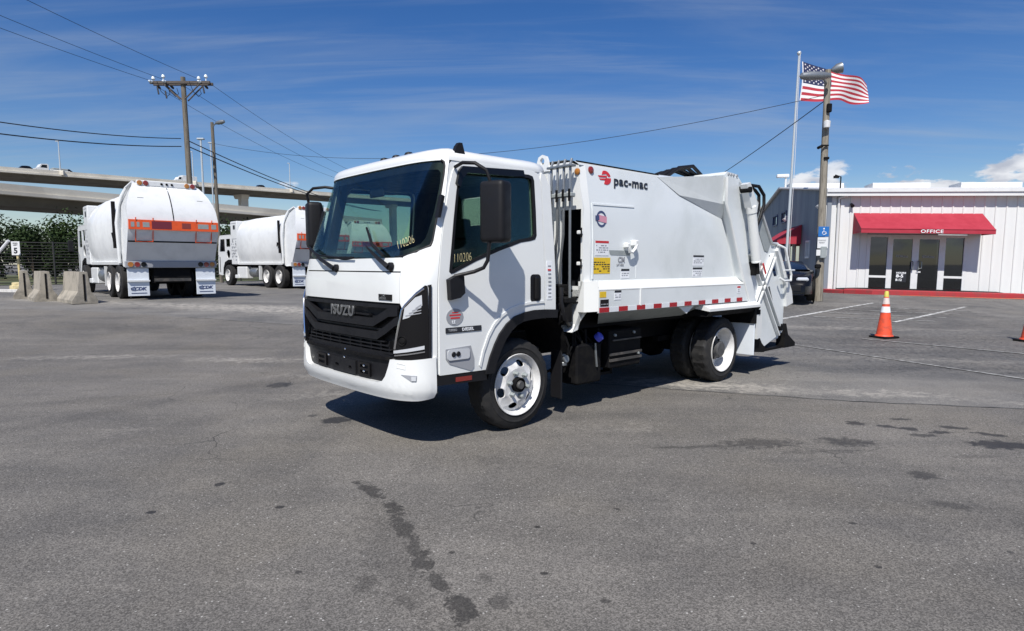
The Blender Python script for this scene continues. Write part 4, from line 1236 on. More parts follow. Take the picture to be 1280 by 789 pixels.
    # hose loop
    for k in range(2):
        o_ = .045 * k
        obj('tailgate_hose', MB().tube([(-3.58, sg * (1.06 - o_), 2.36), (-3.78, sg * (1.10 - o_), 2.41 + .01 * k), (-3.96, sg * (1.12 - o_), 2.41 - o_), (-4.09 + o_, sg * (1.13 - o_), 2.31), (-4.10 + o_, sg * (1.13 - o_), 2.19), (-4.01 + o_, sg * (1.13 - o_), 2.02), (-3.91, sg * (1.11 - o_), 1.86)], .021, 8), BLACK, T)
obj('tailgate_top', MB().prism([(-3.22, 2.49), (-3.28, 2.53), (-3.50, 2.52), (-3.66, 2.42), (-3.62, 2.38), (-3.25, 2.44)], lambda x, z: (x, -1.06, z), lambda x, z: (x, 1.06, z)), WHITE2, T, smooth=False)
for x in (-3.30, -3.36, -3.42, -3.50):
    obj('pivot_bolt', MB().cyl((x, 1.055, 2.50), (x, 1.075, 2.50), .016, n=8), DECALGREY, T)
obj('packer_panel', MB().prism([(-3.55, 2.40), (-3.76, 2.30), (-4.40, 1.66), (-4.38, 1.0), (-4.20, .9), (-4.2, 1.6), (-3.5, 2.3)], lambda x, z: (x, -1.03, z), lambda x, z: (x, 1.03, z)), WHITE2, T, smooth=False)
obj('hopper_floor', MB().prism([(-4.10, .60), (-4.36, .36), (-4.90, .42), (-5.0, .85), (-4.95, .85), (-4.85, .47), (-4.37, .42), (-4.15, .64)], lambda x, z: (x, -1.03, z), lambda x, z: (x, 1.03, z)), WHITE2, T, smooth=False)
obj('step', MB().box(-5.30, -4.42, -1.06, 1.06, .275, .305), CHASSIS, T)

# ---- chassis
ch = MB()
for sg in (1, -1):
    ch.box(-4.1, .95, sg * .38 - .035, sg * .38 + .035, .56, .78)
for x in (-.9, -1.8, -2.7, -3.7):
    ch.box(x - .05, x + .05, -.35, .35, .60, .74)
for sg in (1, -1):
    ch.cyl((.45, sg * .38, .52), (-.55, sg * .38, .52), .04, n=8)
    ch.box(-3.9, -2.8, sg * .44 - .04, sg * .44 + .04, .50, .56)
ch.box(-3.9, -.9, -.75, .75, .80, .98)
frame_o = obj('chassis_frame', ch, CHASSIS, T)
obj('front_axle', MB().box(-.06, .06, -.75, .75, .34, .46, .02), CHASSIS, frame_o)
obj('rear_axle', MB().cyl((-3.363, -.9, .40), (-3.363, .9, .40), .075, n=14).lathe([(.0, -.2), (.16, -.12), (.19, 0), (.16, .12), (0, .2)], (-3.363, 0, .40), (0, 1, 0), 16), CHASSIS, frame_o)
obj('engine', MB().box(-.35, .85, -.30, .30, .42, 1.0, .04), CHASSIS, frame_o)
obj('propshaft', MB().cyl((-.4, 0, .55), (-3.2, 0, .45), .05, n=12), CHASSIS, frame_o)
bx = obj('battery_box', MB().box(-1.86, -1.32, .50, .90, .38, .77, .012), CHASSIS, T)
for z in (.45, .51):
    obj('box_rail', MB().box(-1.86, -1.32, .90, .915, z, z + .025), DIRTY, bx)
for x, z in ((-1.40, .72), (-1.72, .73), (-1.80, .50)):
    obj('box_bolt', MB().cyl((x, .90, z), (x, .92, z), .014, n=8), GREY, bx)
obj('reflector_strip', MB().box(-1.84, -1.36, .905, .92, .66, .675), DIRTY, bx)
dt = obj('additive_tank', MB().box(-1.24, -.86, .50, .87, .26, .66, .02), CHASSIS, T)
obj('blue_cap', MB().lathe([(.045, 0), (.045, .05), (.03, .06), (0, .06)], (-1.17, .86, .70), (-.2, .6, .5), 14), BLUECAP, dt)
obj('strap', MB().tube([(-1.12, .88, .66), (-1.13, .885, .52), (-1.15, .88, .42)], .012, 6), ALU, dt)
rn = random.Random(5)
ho = MB()
for k in range(10):
    x = -.72 - rn.random() * .5
    ho.tube([(x, .75 + rn.random() * .1, .80), (x - .03 + rn.uniform(-.06, .06), .84, .66), (x + rn.uniform(-.1, .1), .82, .50), (x + rn.uniform(-.2, .2), .7, .40)], rn.uniform(.008, .015), 6)
obj('underbody_hose', ho, CHASSIS, T)
obj('air_fitting', MB().cyl((-.68, .84, .54), (-.68, .90, .55), .035, n=12).box(-.70, -.64, .82, .89, .48, .52, .008).box(-.69, -.63, .82, .88, .575, .595, .004), ALU, T)
obj('fuel_tank', MB().box(-2.5, -1.2, -.92, -.45, .34, .76, .08, seg=3), CHASSIS, T)
obj('step_ladder', MB().box(-1.50, -1.05, .70, .80, .30, .33).box(-1.50, -1.47, .70, .80, .30, .6).box(-1.08, -1.05, .70, .80, .30, .6), CHASSIS, T)


# ------------------------------------------------------------------ the trucks in the yard behind
def refuse_truck(label):
    r = thing('garbage_truck', label, 'garbage truck', group='white garbage trucks parked at the back of the yard')
    # local: x forward from the tailgate, y left, z up
    def sect(x, hw, z0, z1, bulge):
        n = 9
        L = []
        for k in range(n):
            t = k / (n - 1)
            z = z0 + (z1 - z0) * t
            L.append((x, hw - bulge * (abs(2 * t - 1) ** 2.6) - (.22 * ((t - .6) / .4) ** 2.2 if t > .6 else 0), z))
        return L + [(x, -y, z) for x, y, z in reversed(L)]
    body = MB()
    secs = []
    for x in (1.45, 2.6, 2.63, 3.8, 3.83, 4.9, 4.93, 6.1, 6.6):
        e = .018 if x in (2.6, 3.8, 4.9) else 0
        secs.append(sect(x, 1.24 - e - .02 * (x > 6), 1.12, 3.22 - .03 * (x > 6), .17))
    body.loft(secs, closed=True, cap0=True, cap1=True)
    b = obj('body', body, OLDWHITE, r, sharp=50)
    obj('body_sill', MB().box(1.5, 6.6, -1.16, 1.16, 1.05, 1.14), OLDWHITE, b)
    prof = [(1.50, 1.05), (1.50, 2.2), (1.50, 2.8), (1.50, 3.25), (1.38, 3.42), (1.05, 3.50), (.78, 3.42), (.58, 3.28), (.40, 3.08), (.27, 2.88), (.17, 2.68), (.06, 2.36), (.06, 2.06), (.25, 1.70), (.46, 1.30), (.64, 1.0), (1.3, .98)]
    def nar(z):
        return 1 - (.30 * ((z - 2.45) / 1.05) ** 1.9 if z > 2.45 else 0)
    tg = MB()
    rows = []
    for y, sh in ((-1.14, .10), (-1.20, .03), (-1.22, 0), (-.6, 0), (0, 0), (.6, 0), (1.22, 0), (1.20, .03), (1.14, .10)):
        rows.append([(x + (sh if x < 1.2 else 0), y * nar(z), z) for x, z in prof])
    tg.loft([list(q) for q in zip(*rows)])
    tg.face([p for p in rows[0]])
    tg.face([p for p in rows[-1]])
    tail = obj('tailgate', tg, OLDWHITE, r, sharp=40)
    for sg in (1, -1):
        obj('tailgate_rib', MB().tube([(1.46, sg * 1.21, 1.10), (1.42, sg * 1.24, 2.3), (1.42, sg * 1.21 * nar(2.8), 2.8), (1.40, sg * 1.22 * nar(3.1), 3.1), (1.34, sg * 1.22 * nar(3.35), 3.35), (1.0, sg * 1.2 * nar(3.5), 3.5)], .045, 8), OLDWHITE, tail)
        obj('lift_strut', MB().cyl((1.62, sg * 1.27, 1.55), (1.70, sg * 1.25, 2.95), .055, n=10), CHASSIS, tail)
        obj('strut_loop', MB().tube([(1.90, sg * 1.26, 1.85), (1.75, sg * 1.31, 2.0), (1.64, sg * 1.31, 1.9), (1.62, sg * 1.29, 1.6)], .025, 6), CHASSIS, tail)
    obj('top_bar', MB().box(.70, .82, -.80, .80, 3.38, 3.54, .02), OLDWHITE, tail)
    for y in (-.72, -.56, .56, .72):
        obj('top_lamp', MB().lathe([(.0, .03), (.06, .025), (.075, 0)], (.70, y, 3.46), (-1, 0, 0), 14), REDLENS if y < -.6 or .5 < y < .6 else AMBER, tail)
    for y in (-.14, 0, .14):
        obj('top_lamp', MB().lathe([(0, .025), (.03, .02), (.036, 0)], (.70, y, 3.46), (-1, 0, 0), 10), CHASSIS, tail)
    def rx(z):
        P_ = [(3.42, .78), (3.28, .58), (3.08, .40), (2.88, .27), (2.68, .17), (2.36, .06), (2.06, .06), (1.70, .25), (1.30, .46), (1.0, .64)]
        for (z0, x0), (z1, x1) in zip(P_, P_[1:]):
            if z >= z1:
                return x0 + (x1 - x0) * (z0 - z) / (z0 - z1)
        return .75
    obj('tail_seam', MB().tube([(rx(z) - .004, .02, z) for z in (3.34, 3.1, 2.9, 2.72, 2.5, 2.34)], .014, 6), CHASSIS, tail)
    def bent(y0, y1, z0, z1, off, name, m_, par):
        n = 5
        q = MB()
        A = [(rx(z0 + (z1 - z0) * k / n) - off, z0 + (z1 - z0) * k / n) for k in range(n + 1)]
        B = [(x + off * .9, z) for x, z in reversed(A)]
        q.side(A + B, y0, y1)
        return obj(name, q, m_, par)
    ob = bent(-1.20, 1.20, 2.06, 2.34, .05, 'orange_bar', ORANGE, tail)
    bent(.10, .62, 2.09, 2.31, .054, 'dark_panel', mat_panel, ob)
    bent(-.42, -.18, 2.12, 2.28, .054, 'red_reflector', REDLENS, ob)
    for y0, y1 in ((-1.14, -1.0), (-.92, -.62), (.68, .85), (.93, 1.0), (1.06, 1.15)):
        bent(y0, y1, 2.13, 2.27, .054, 'slot', GREY, ob)
    for yc in (-.80, .80):
        hp = []
        for y, z in ((-.22, 2.40), (-.22, 1.72), (.22, 1.72), (.22, 2.40)):
            hp.append((rx(z) - .08, yc + y, z))
        obj('bar_handle', MB().tube(hp, .016, 6), ORANGE, ob)
    bent(-1.2, 1.2, 1.705, 1.745, .008, 'seam_strip', CHASSIS, tail)
    obj('corner_mark', MB().side([(rx(3.0) - .012, 3.0), (rx(3.0) - .012, 2.97), (rx(3.0), 2.97), (rx(3.0), 3.0)], .72, .88), GREY, tail)
    obj('corner_mark', MB().side([(rx(3.0) - .012, 3.0), (rx(3.0) - .012, 2.97), (rx(3.0), 2.97), (rx(3.0), 3.0)], -.88, -.72), GREY, tail)
    lb = obj('lamp_bar', MB().box(.50, .62, -1.25, 1.25, .96, 1.16, .015), DECALGREY, r)
    for y in (-1.12, -.95, -.78, .78, .95, 1.12):
        obj('tail_lamp', MB().lathe([(0, .02), (.06, .018), (.072, .02), (.075, 0)], (.50, y, 1.06), (-1, 0, 0), 14), {1.12: AMBER, .95: REDLENS, .78: GLOSSBLACK}[abs(y)], lb)
    for sg in (1, -1):
        mf = obj('mud_flap', MB().box(.56, .585, sg * .93 - .28, sg * .93 + .28, .13, .95, .006), PALEBLUE, r)
        obj('flap_rod', MB().box(.50, .56, sg * .93 - .29, sg * .93 + .29, .555, .60), OLDWHITE, mf)
        text('CDK', .13, DECALBLUE, mf, (.556, sg * .93 + .12, .30), (0, -1, 0), (0, 0, 1), .002, .006, 1.1, .15)
        obj('flap_line', MB().box(.552, .56, sg * .93 - .20, sg * .93 + .20, .205, .225), DECALBLUE, mf)
        obj('swoosh', MB().tube([(.553, sg * .93 + .10, .31), (.553, sg * .93 + .20, .32), (.553, sg * .93 + .21, .36), (.553, sg * .93 + .10, .40)], .014, 5), DECALBLUE, mf)
    obj('under_tail', MB().box(.62, 1.0, -.50, .50, .50, 1.0), CHASSIS, r)
    obj('rear_bumper', MB().box(.55, .62, -.50, .50, .55, .64), DIRTY, r)
    chs = MB()
    for sg in (1, -1):
        chs.box(.7, 9.0, sg * .42 - .05, sg * .42 + .05, .70, 1.0)
    chs.box(1.0, 7.4, -.9, .9, .86, 1.06)
    chs.cyl((1.95, -1.0, .52), (1.95, 1.0, .52), .09, n=10).cyl((3.27, -1.0, .52), (3.27, 1.0, .52), .09, n=10).box(7.8, 8.0, -.9, .9, .42, .60)
    obj('chassis_frame', chs, CHASSIS, r)
    tm = MB().lathe([(.29, .03), (.40, 0), (.49, .02), (.52, .06), (.52, .27), (.49, .30), (.40, .31), (.29, .28)], (0, -.155, 0), (0, 1, 0), 32).mesh('wheel')
    rm_ = {}
    for sg in (1, -1):
        rm_[sg] = MB().lathe([(.30, .02), (.30, .0), (.27, -.02), (.25, -.10), (.13, -.12), (.11, -.03), (0, -.02)], (0, sg * .155, 0), (0, sg, 0), 28).mesh('rim')
    for x, yy in ((1.95, 1.05), (3.27, 1.05), (7.9, 1.08)):
        for sg in (1, -1):
            wo = obj('wheel', tm, RUBBER, r, Matrix.Translation((x, sg * yy, .52)))
            obj('rim', rm_[sg], RIMWHITE, wo)
            if x < 5:
                obj('wheel', tm, RUBBER, r, Matrix.Translation((x, sg * (yy - .34), .52)))
    for sg in (1, -1):
        obj('side_guard', MB().box(4.05, 4.15, sg * 1.12 - .06, sg * 1.12 + .06, .35, 1.0), OLDWHITE, r)
        obj('air_tank', MB().lathe([(0, -.42), (.20, -.40), (.24, -.34), (.24, .34), (.20, .40), (0, .42)], (4.95, sg * .95, .68), (1, 0, 0), 18), ALU, r)
        obj('step_box', MB().box(5.7, 6.9, sg * .98 - .16, sg * .98 + .16, .38, .95, .03), OLDWHITE, r)
        obj('cab_step', MB().box(6.6, 7.1, sg * 1.0 - .18, sg * 1.0 + .18, .38, .55, .02), OLDWHITE, r)
    # panel behind the cab with its rows of lettering
    fp = obj('equipment_panel', MB().box(6.62, 7.45, -1.18, 1.18, 1.05, 3.18, .03), OLDWHITE, r)
    q = MB()
    rr = random.Random(21)
    for sg in (1, -1):
        for k in range(46):
            x, z = rr.uniform(6.70, 7.36), rr.choice([1.3, 1.45, 1.6, 1.75, 1.9, 2.05, 2.2]) + rr.uniform(-.03, .03)
            a, b_ = rr.uniform(.02, .06), rr.uniform(.015, .06)
            q.box(x - a, x + a, sg * 1.18 - .003, sg * 1.18 + .003, z - b_, z + b_)
        q.box(6.7, 7.3, sg * 1.18 - .003, sg * 1.18 + .003, 2.30, 2.33)
        q.box(6.72, 7.3, sg * 1.18 - .003, sg * 1.18 + .003, 3.06, 3.09)
    obj('panel_marks', q, DECALGREY, fp)
    for sg in (1, -1):
        obj('panel_vent', MB().box(6.85, 7.10, sg * 1.18 - .004, sg * 1.18 + .004, 2.78, 2.98), DECALBLACK, fp)
    # low cab
    cabp = [(7.5, 1.15), (7.5, 2.45), (7.62, 2.55), (9.05, 2.55), (9.22, 2.42), (9.40, 1.55), (9.42, .55), (8.95, .50), (8.60, .55), (8.52, .85), (8.30, 1.08), (7.9, 1.16)]
    holes = [[(8.42, 1.72), (8.42, 2.35), (9.03, 2.35), (9.20, 1.72)], [(7.68, 1.95), (7.68, 2.35), (8.25, 2.35), (8.25, 1.95)], oval(7.97, 1.58, .24, .22, 16)]
    cb = MB()
    for sg in (1, -1):
        cb.plate(cabp, holes, lambda a, b_, d, sg=sg: (a, sg * (1.14 + d), b_), [], 0, -.04)
    cb.side([(7.5, 2.45), (7.62, 2.55), (9.05, 2.55), (9.22, 2.42), (9.20, 2.38), (9.04, 2.50), (7.64, 2.50)], -1.14, 1.14)
    cb.side([(9.37, 1.55), (9.40, 1.55), (9.42, .55), (9.37, .55)], -1.14, 1.14)
    cb.box(7.48, 7.52, -1.1, 1.1, 1.15, 2.4)
    cab_ = obj('cab', cb, OLDWHITE, r, sharp=30)
    obj('windscreen', MB().loft([[(9.22, -1.08, 2.42), (9.40, -1.08, 1.56)], [(9.22, 1.08, 2.42), (9.40, 1.08, 1.56)]]), DARKGLASS, cab_)
    obj('cab_interior', MB().box(7.6, 9.0, -1.0, 1.0, 1.2, 1.75, .05), CHASSIS, cab_)
    for sg in (1, -1):
        obj('side_glass', MB().plate(holes[0], [], lambda a, b_, d, sg=sg: (a, sg * (1.12 + d), b_), [], 0, -.01), DARKGLASS, cab_)
        obj('side_glass', MB().plate(holes[1], [], lambda a, b_, d, sg=sg: (a, sg * (1.12 + d), b_), [], 0, -.01), DARKGLASS, cab_)
        obj('wheel_arch', MB().plate([(8.60, .55), (8.52, .85), (8.30, 1.08), (7.9, 1.16), (7.5, 1.12), (7.3, 1.2), (7.3, 1.3), (7.95, 1.30), (8.42, 1.18), (8.64, .90), (8.72, .55)], [], lambda a, b_, d, sg=sg: (a, sg * (1.15 + d), b_), [], .02, -.2), CHASSIS, cab_)
        obj('mirror', MB().box(9.35, 9.45, sg * 1.38 - .09, sg * 1.38 + .09, 1.55, 2.0, .03), BLACK, cab_)
        obj('mirror_arm', MB().tube([(9.25, sg * 1.12, 2.1), (9.38, sg * 1.36, 2.05), (9.38, sg * 1.36, 1.6), (9.3, sg * 1.12, 1.5)], .015, 6), BLACK, cab_)
        obj('door_slot', MB().box(9.12, 9.20, sg * 1.14 - .004, sg * 1.14 + .004, .65, 1.45), CHASSIS, cab_)
    return r


mat_panel = mat('maroon_panel', (.16, .02, .035), .5)
PXY = (-9.98, 18.45)
RT = refuse_truck('large white garbage truck seen from behind, orange bar across its tailgate, beside the concrete barriers')
kids = kidmap()
for o, (x, y), dvec, lab in ((RT, PXY, (-.68, .735), None),
                             (None, (-8.03, 26.6), (-.70, .714), 'white garbage truck further back, its long side showing between the first truck and the cab'),
                             (None, (-7.9, 35.2), (-.60, .80), 'white garbage truck farthest away, seen only through the windows of the foreground cab')):
    if o is None:
        o = dup(RT, None, kids)
        o['label'] = lab
    o.location = (x, y, gz(x, y))
    o.rotation_euler = (0, 0, atan2(dvec[1], dvec[0]))


# ------------------------------------------------------------------ office
OTH = radians(14)
OM = Matrix(((cos(OTH), sin(OTH), 0, 13.29), (-sin(OTH), cos(OTH), 0, 23.2), (0, 0, 1, .36), (0, 0, 0, 1)))
OSH = -.0245      # everything in the facade follows the fall of the site


def ow(u, v, h):          # along the facade, back into the building, up
    return (u, v, h + OSH * u)


class OB(MB):
    def ob(s, u0, u1, v0, v1, h0, h1):
        s.hexa([ow(u0, v0, h0), ow(u1, v0, h0), ow(u1, v1, h0), ow(u0, v1, h0), ow(u0, v0, h1), ow(u1, v0, h1), ow(u1, v1, h1), ow(u0, v1, h1)])
        return s


office = bpy.data.objects.new('office_building', None)
COL.objects.link(office)
office.matrix_world = OM
tagit(office, 'white metal-sided office building with red awning over its glass doors', 'building')
U0, U1 = -1.48, 15.0
BD = 19.6
RIDGE = 1.15
# side wall with its gable, openings cut in
sw_ = [(-.12, -.15), (BD, -.15), (BD, 3.85), (BD / 2, 3.85 + RIDGE), (0, 3.80), (-.12, 3.80)]
swh = [[(2.45, 1.30), (3.15, 1.30), (3.15, 2.05), (2.45, 2.05)], [(8.05, 3.15), (9.35, 3.15), (9.35, 3.75), (8.05, 3.75)], [(10.6, 3.15), (12.0, 3.15), (12.0, 3.75), (10.6, 3.75)], [(4.5, .02), (5.5, .02), (5.5, 2.15), (4.5, 2.15)], [(5.9, .9), (7.4, .9), (7.4, 2.1), (5.9, 2.1)]]
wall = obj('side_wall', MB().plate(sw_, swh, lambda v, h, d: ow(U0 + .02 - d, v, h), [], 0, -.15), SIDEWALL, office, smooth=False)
for v0, v1, h0, h1, nm in ((2.45, 3.15, 1.3, 2.05, 'window'), (8.05, 9.35, 3.15, 3.75, 'window'), (10.6, 12.0, 3.15, 3.75, 'window'), (5.9, 7.4, .9, 2.1, 'window')):
    wn = obj(nm, OB().ob(U0 + .06, U0 + .075, v0, v1, h0, h1), DARKGLASS, office)
    f_ = OB()
    f_.ob(U0 - .03, U0 + .03, v0, v0 + .07, h0, h1).ob(U0 - .03, U0 + .03, v1 - .07, v1, h0, h1).ob(U0 - .03, U0 + .03, v0 + .07, v1 - .07, h0, h0 + .07).ob(U0 - .03, U0 + .03, v0 + .07, v1 - .07, h1 - .07, h1)
    f_.ob(U0 - .028, U0 + .02, (v0 + v1) / 2 - .03, (v0 + v1) / 2 + .03, h0 + .07, h1 - .07)
    obj('window_frame', f_, FRAME if h0 < 2 else DECALBLUE, wn)
sd = obj('side_door', OB().ob(U0 + .04, U0 + .08, 4.5, 5.5, .02, 2.15), RED, office)
obj('door_pane', OB().ob(U0 + .03, U0 + .045, 4.65, 5.35, .4, 2.0), DARKGLASS, sd)
aw2 = MB()
for P_ in ([(U0 - .02, 4.1, 2.80), (U0 - .02, 8.0, 2.80), (U0 - 1.0, 8.0, 2.12), (U0 - 1.0, 4.1, 2.12)], [(U0 - 1.0, 4.1, 2.12), (U0 - 1.0, 8.0, 2.12), (U0 - 1.0, 8.0, 1.94), (U0 - 1.0, 4.1, 1.94)]):
    aw2.face([ow(*p) for p in P_])
for v in (4.1, 8.0):
    aw2.face([ow(*p) for p in ((U0 - .02, v, 2.80), (U0 - 1.0, v, 2.12), (U0 - 1.0, v, 1.94), (U0 - .02, v, 1.94))])
obj('side_awning', aw2, AWNING, office, smooth=False)
obj('plinth', OB().ob(U0 - .03, U0 + .02, .0, BD, -.25, .12), CHASSIS, office)
# front siding, panel by panel
PW = .335
DU0, DU1, DH = -.02, 3.26, 2.20
panels = {}
def panel_mesh(h0, h1):
    key = (h0, h1)
    if key not in panels:
        m_ = MB()
        prof = [(0, 0), (PW - .075, 0), (PW - .06, -.028), (PW - .022, -.028), (PW - .007, 0), (PW, 0)]
        m_.loft([[(u, v, h0 + OSH * u) for u, v in prof], [(u, v, h1 + OSH * u) for u, v in prof]])
        panels[key] = m_.mesh('wall_panel', smooth=False)
    return panels[key]
u = -.92
while u < U1 - .3:
    inside = u + PW > DU0 - .02 and u < DU1 + .02
    h0 = DH + .02 if inside else -.08
    obj('wall_panel', panel_mesh(h0, 3.66), SIDING, office, Matrix.Translation((u, 0, OSH * u)), smooth=False)
    u += PW
# close the narrow gaps either side of the door frame
obj('jamb_panel', OB().ob(-.25, DU0 - .005, -.02, .05, -.08, DH + .05), SIDING, office)
obj('jamb_panel', OB().ob(DU1 + .005, 3.47, -.02, .05, -.08, DH + .05), SIDING, office)
obj('wall_backing', MB().plate([(-1.4, -.1), (DU0 - .05, -.1), (DU0 - .05, DH + .05), (DU1 + .05, DH + .05), (DU1 + .05, -.1), (U1, -.1), (U1, 3.6), (-1.4, 3.6)], [], lambda a, b, d: ow(a, .06 - d, b), [], 0, -.1), SIDING, office, smooth=False)
obj('corner_trim', OB().ob(-1.50, -1.14, -.05, .16, -.05, 3.62), SIDING, office)
obj('corner_trim', OB().ob(-.985, -.86, -.045, .06, -.08, 3.50), SIDING, office)
obj('corner_recess', OB().ob(-1.14, -.985, .02, .08, -.05, 3.6), SIDING, office)
dsp = obj('downpipe', MB().tube([ow(-.80, -.16, 3.60), ow(-1.06, -.10, 3.52), ow(-1.06, -.06, 3.3), ow(-1.06, -.06, .02), ow(-1.06, -.20, -.05)], .045, 8), SIDING, office)
obj('eave', MB().prism([(-.30, 3.58), (-.30, 3.84), (.05, 3.90), (.05, 3.66), (-.02, 3.62)], lambda v, h: ow(U0 - .06, v, h), lambda v, h: ow(U1, v, h)), SIDING, office, smooth=False)
obj('gutter_lip', MB().prism([(-.345, 3.72), (-.345, 3.845), (-.302, 3.845), (-.302, 3.72)], lambda v, h: ow(U0 - .05, v, h), lambda v, h: ow(U1, v, h)), FRAME, office, smooth=False)
roofm = MB()
roofm.loft([[ow(U0 - .08, .05, 3.90), ow(U1, .05, 3.90)], [ow(U0 - .08, BD / 2, 3.90 + RIDGE), ow(U1, BD / 2, 3.90 + RIDGE)], [ow(U0 - .08, BD, 3.90), ow(U1, BD, 3.90)]])
roof_o = obj('roof', roofm, SIDING, office, smooth=False)
obj('roof_edge', MB().tube([ow(U0 - .1, -.05, 3.86), ow(U0 - .1, BD / 2, 3.90 + RIDGE), ow(U0 - .1, BD, 3.88)], .06, 6), SIDING, roof_o)
for k in range(5):
    u = -1.2 + 3.87 * k
    m_ = OB().ob(u, u + 2.55, BD / 2 - .7, BD / 2 + .7, RIDGE + 3.70, RIDGE + 4.06)
    obj('ridge_vent', m_, FRAME, roof_o, smooth=False)
# dark strip and kerb
obj('base_strip', OB().ob(-.85, 6.2, -.30, -.02, -.30, -.085), CHASSIS, office)
# glass entrance
ent = obj('entrance', MB().plate([(DU0, -.04), (DU1, -.04), (DU1, DH), (DU0, DH)],
                                 [[(.10, .03), (.68, .03), (.68, .60), (.10, .60)], [(.10, .68), (.68, .68), (.68, 2.10), (.10, 2.10)],
                                  [(.86, .10), (1.50, .10), (1.50, 2.04), (.86, 2.04)], [(1.72, .10), (2.37, .10), (2.37, 2.04), (1.72, 2.04)],
                                  [(2.57, .03), (3.16, .03), (3.16, .64), (2.57, .64)], [(2.57, .72), (3.16, .72), (3.16, 2.10), (2.57, 2.10)]],
                                 lambda a, b, d: ow(a, -.03 - d, b), [], 0, -.10), FRAME, office, smooth=False)
for a0, a1, b0, b1 in ((.10, .68, .03, .60), (.10, .68, .68, 2.10), (2.57, 3.16, .03, .64), (2.57, 3.16, .72, 2.10)):
    obj('pane', OB().ob(a0, a1, .02, .03, b0, b1), DARKGLASS, ent)
for a0, a1, hx in ((.86, 1.50, 1.50), (1.72, 2.37, 1.72)):
    dr = obj('glass_door', OB().ob(a0, a1, .0, .012, .10, 2.04), DARKGLASS, office)
    obj('door_rail', OB().ob(a0, a1, -.035, -.02, .10, .17), FRAME, dr)
    hpx = hx + (.02 if hx < 1.6 else -.02)
    obj('door_handle', MB().tube([ow(hpx, -.05, .92), ow(hpx + (.0 if hx < 1.6 else .0), -.12, .94), ow(hpx, -.12, 1.20), ow(hpx, -.05, 1.22)], .022, 6), ALU, dr)
    text('EDKinc', .12, DECALGREY, dr, ow((a0 + a1) / 2, -.012, 1.37), (1, 0, OSH), (0, 0, 1), .001, .001, 1.1, align='CENTER')
dr = [o for o in bpy.data.objects if o.name.startswith('glass_door')][0]
obj('letter_slot', OB().ob(1.66, 1.80, -.06, -.035, .82, .87), FRAME, ent)
obj('push_plate', MB().tube([ow(1.68, -.08, .96), ow(1.80, -.12, .98), ow(1.80, -.12, 1.22), ow(1.68, -.08, 1.24)], .018, 6), ALU, ent)
hrs = obj('hours_notice', OB().ob(1.0, 1.36, -.010, -.006, .46, .86), DECALBLACK, office)
text('HOURS', .078, DECALWHITE, hrs, ow(1.02, -.012, .77), (1, 0, OSH), (0, 0, 1), .001, .003, 1.25)
text('8-5', .155, DECALWHITE, hrs, ow(1.02, -.012, .63), (1, 0, OSH), (0, 0, 1), .001, .006, 1.2)
text('8-12', .115, DECALWHITE, hrs, ow(1.01, -.012, .50), (1, 0, OSH), (0, 0, 1), .001, .004, 1.0)
obj('lobby_floor', OB().ob(.0, 3.2, .06, 4.0, -.04, -.01), CONC, office)
obj('lobby_wall', OB().ob(-.5, 3.8, 4.0, 4.1, -.04, 2.6), TRIM, office)
obj('reception_desk', OB().ob(.6, 2.6, 2.6, 3.2, 0, 1.05), DARKWOOD, office)
# awning
AU0, AU1, AP = -.52, 3.66, 1.05
a_ = MB()
for P_ in ([(AU0, -.01, 2.98), (AU1, -.01, 2.98), (AU1, -AP, 2.35), (AU0, -AP, 2.35)],):
    a_.face([ow(*p) for p in P_])
for uu in (AU0, AU1):
    a_.face([ow(*p) for p in ((uu, -.01, 2.98), (uu, -AP, 2.35), (uu, -AP, 2.20), (uu, -.01, 2.20))])
a_.face([ow(*p) for p in ((AU0, -AP, 2.35), (AU1, -AP, 2.35), (AU1, -AP, 2.20), (AU0, -AP, 2.20))])
aw = obj('awning', a_, AWNING, office, smooth=False)
text('OFFICE', .165, DECALWHITE, aw, ow(1.72, -AP - .012, 2.218), (1, 0, OSH), (0, 0, 1), .003, .002, 1.22, 0, 'CENTER', space=1.12)
obj('awning_frame', MB().tube([ow(AU0, -AP, 2.35), ow(AU1, -AP, 2.35)], .018, 6), AWNING, aw)
cmx = obj('wall_camera', MB().cyl(ow(-.62, -.18, 3.22), ow(-.62, -.02, 3.30), .07, .05, 12), BLACK, office)
for (v, nm) in ((.25, 'flood_lamp'), (7.2, 'flood_lamp')):
    fl_ = obj(nm, MB().box(U0 - .20, U0 - .02, v - .10, v + .10, 3.36, 3.46, .02).cyl((U0 - .22, v, 3.35), (U0 - .12, v, 3.22), .12, .10, 12), FRAME, office)
obj('roof_lamp', MB().cyl(ow(U0 + .1, BD / 2 - .6, 4.9), ow(U0 + .1, BD / 2 - .6, 5.6), .05, n=8).box(U0 - .35, U0 + .25, BD / 2 - .72, BD / 2 - .48, 5.55, 5.72, .03), FRAME, roof_o)
obj('roof_antenna', MB().tube([ow(-.95, .3, 3.9), ow(-.95, .3, 4.35), ow(-1.15, .3, 4.42)], .025, 6).box(-1.2, -1.02, .25, .35, 4.33, 4.42), CHASSIS, roof_o)

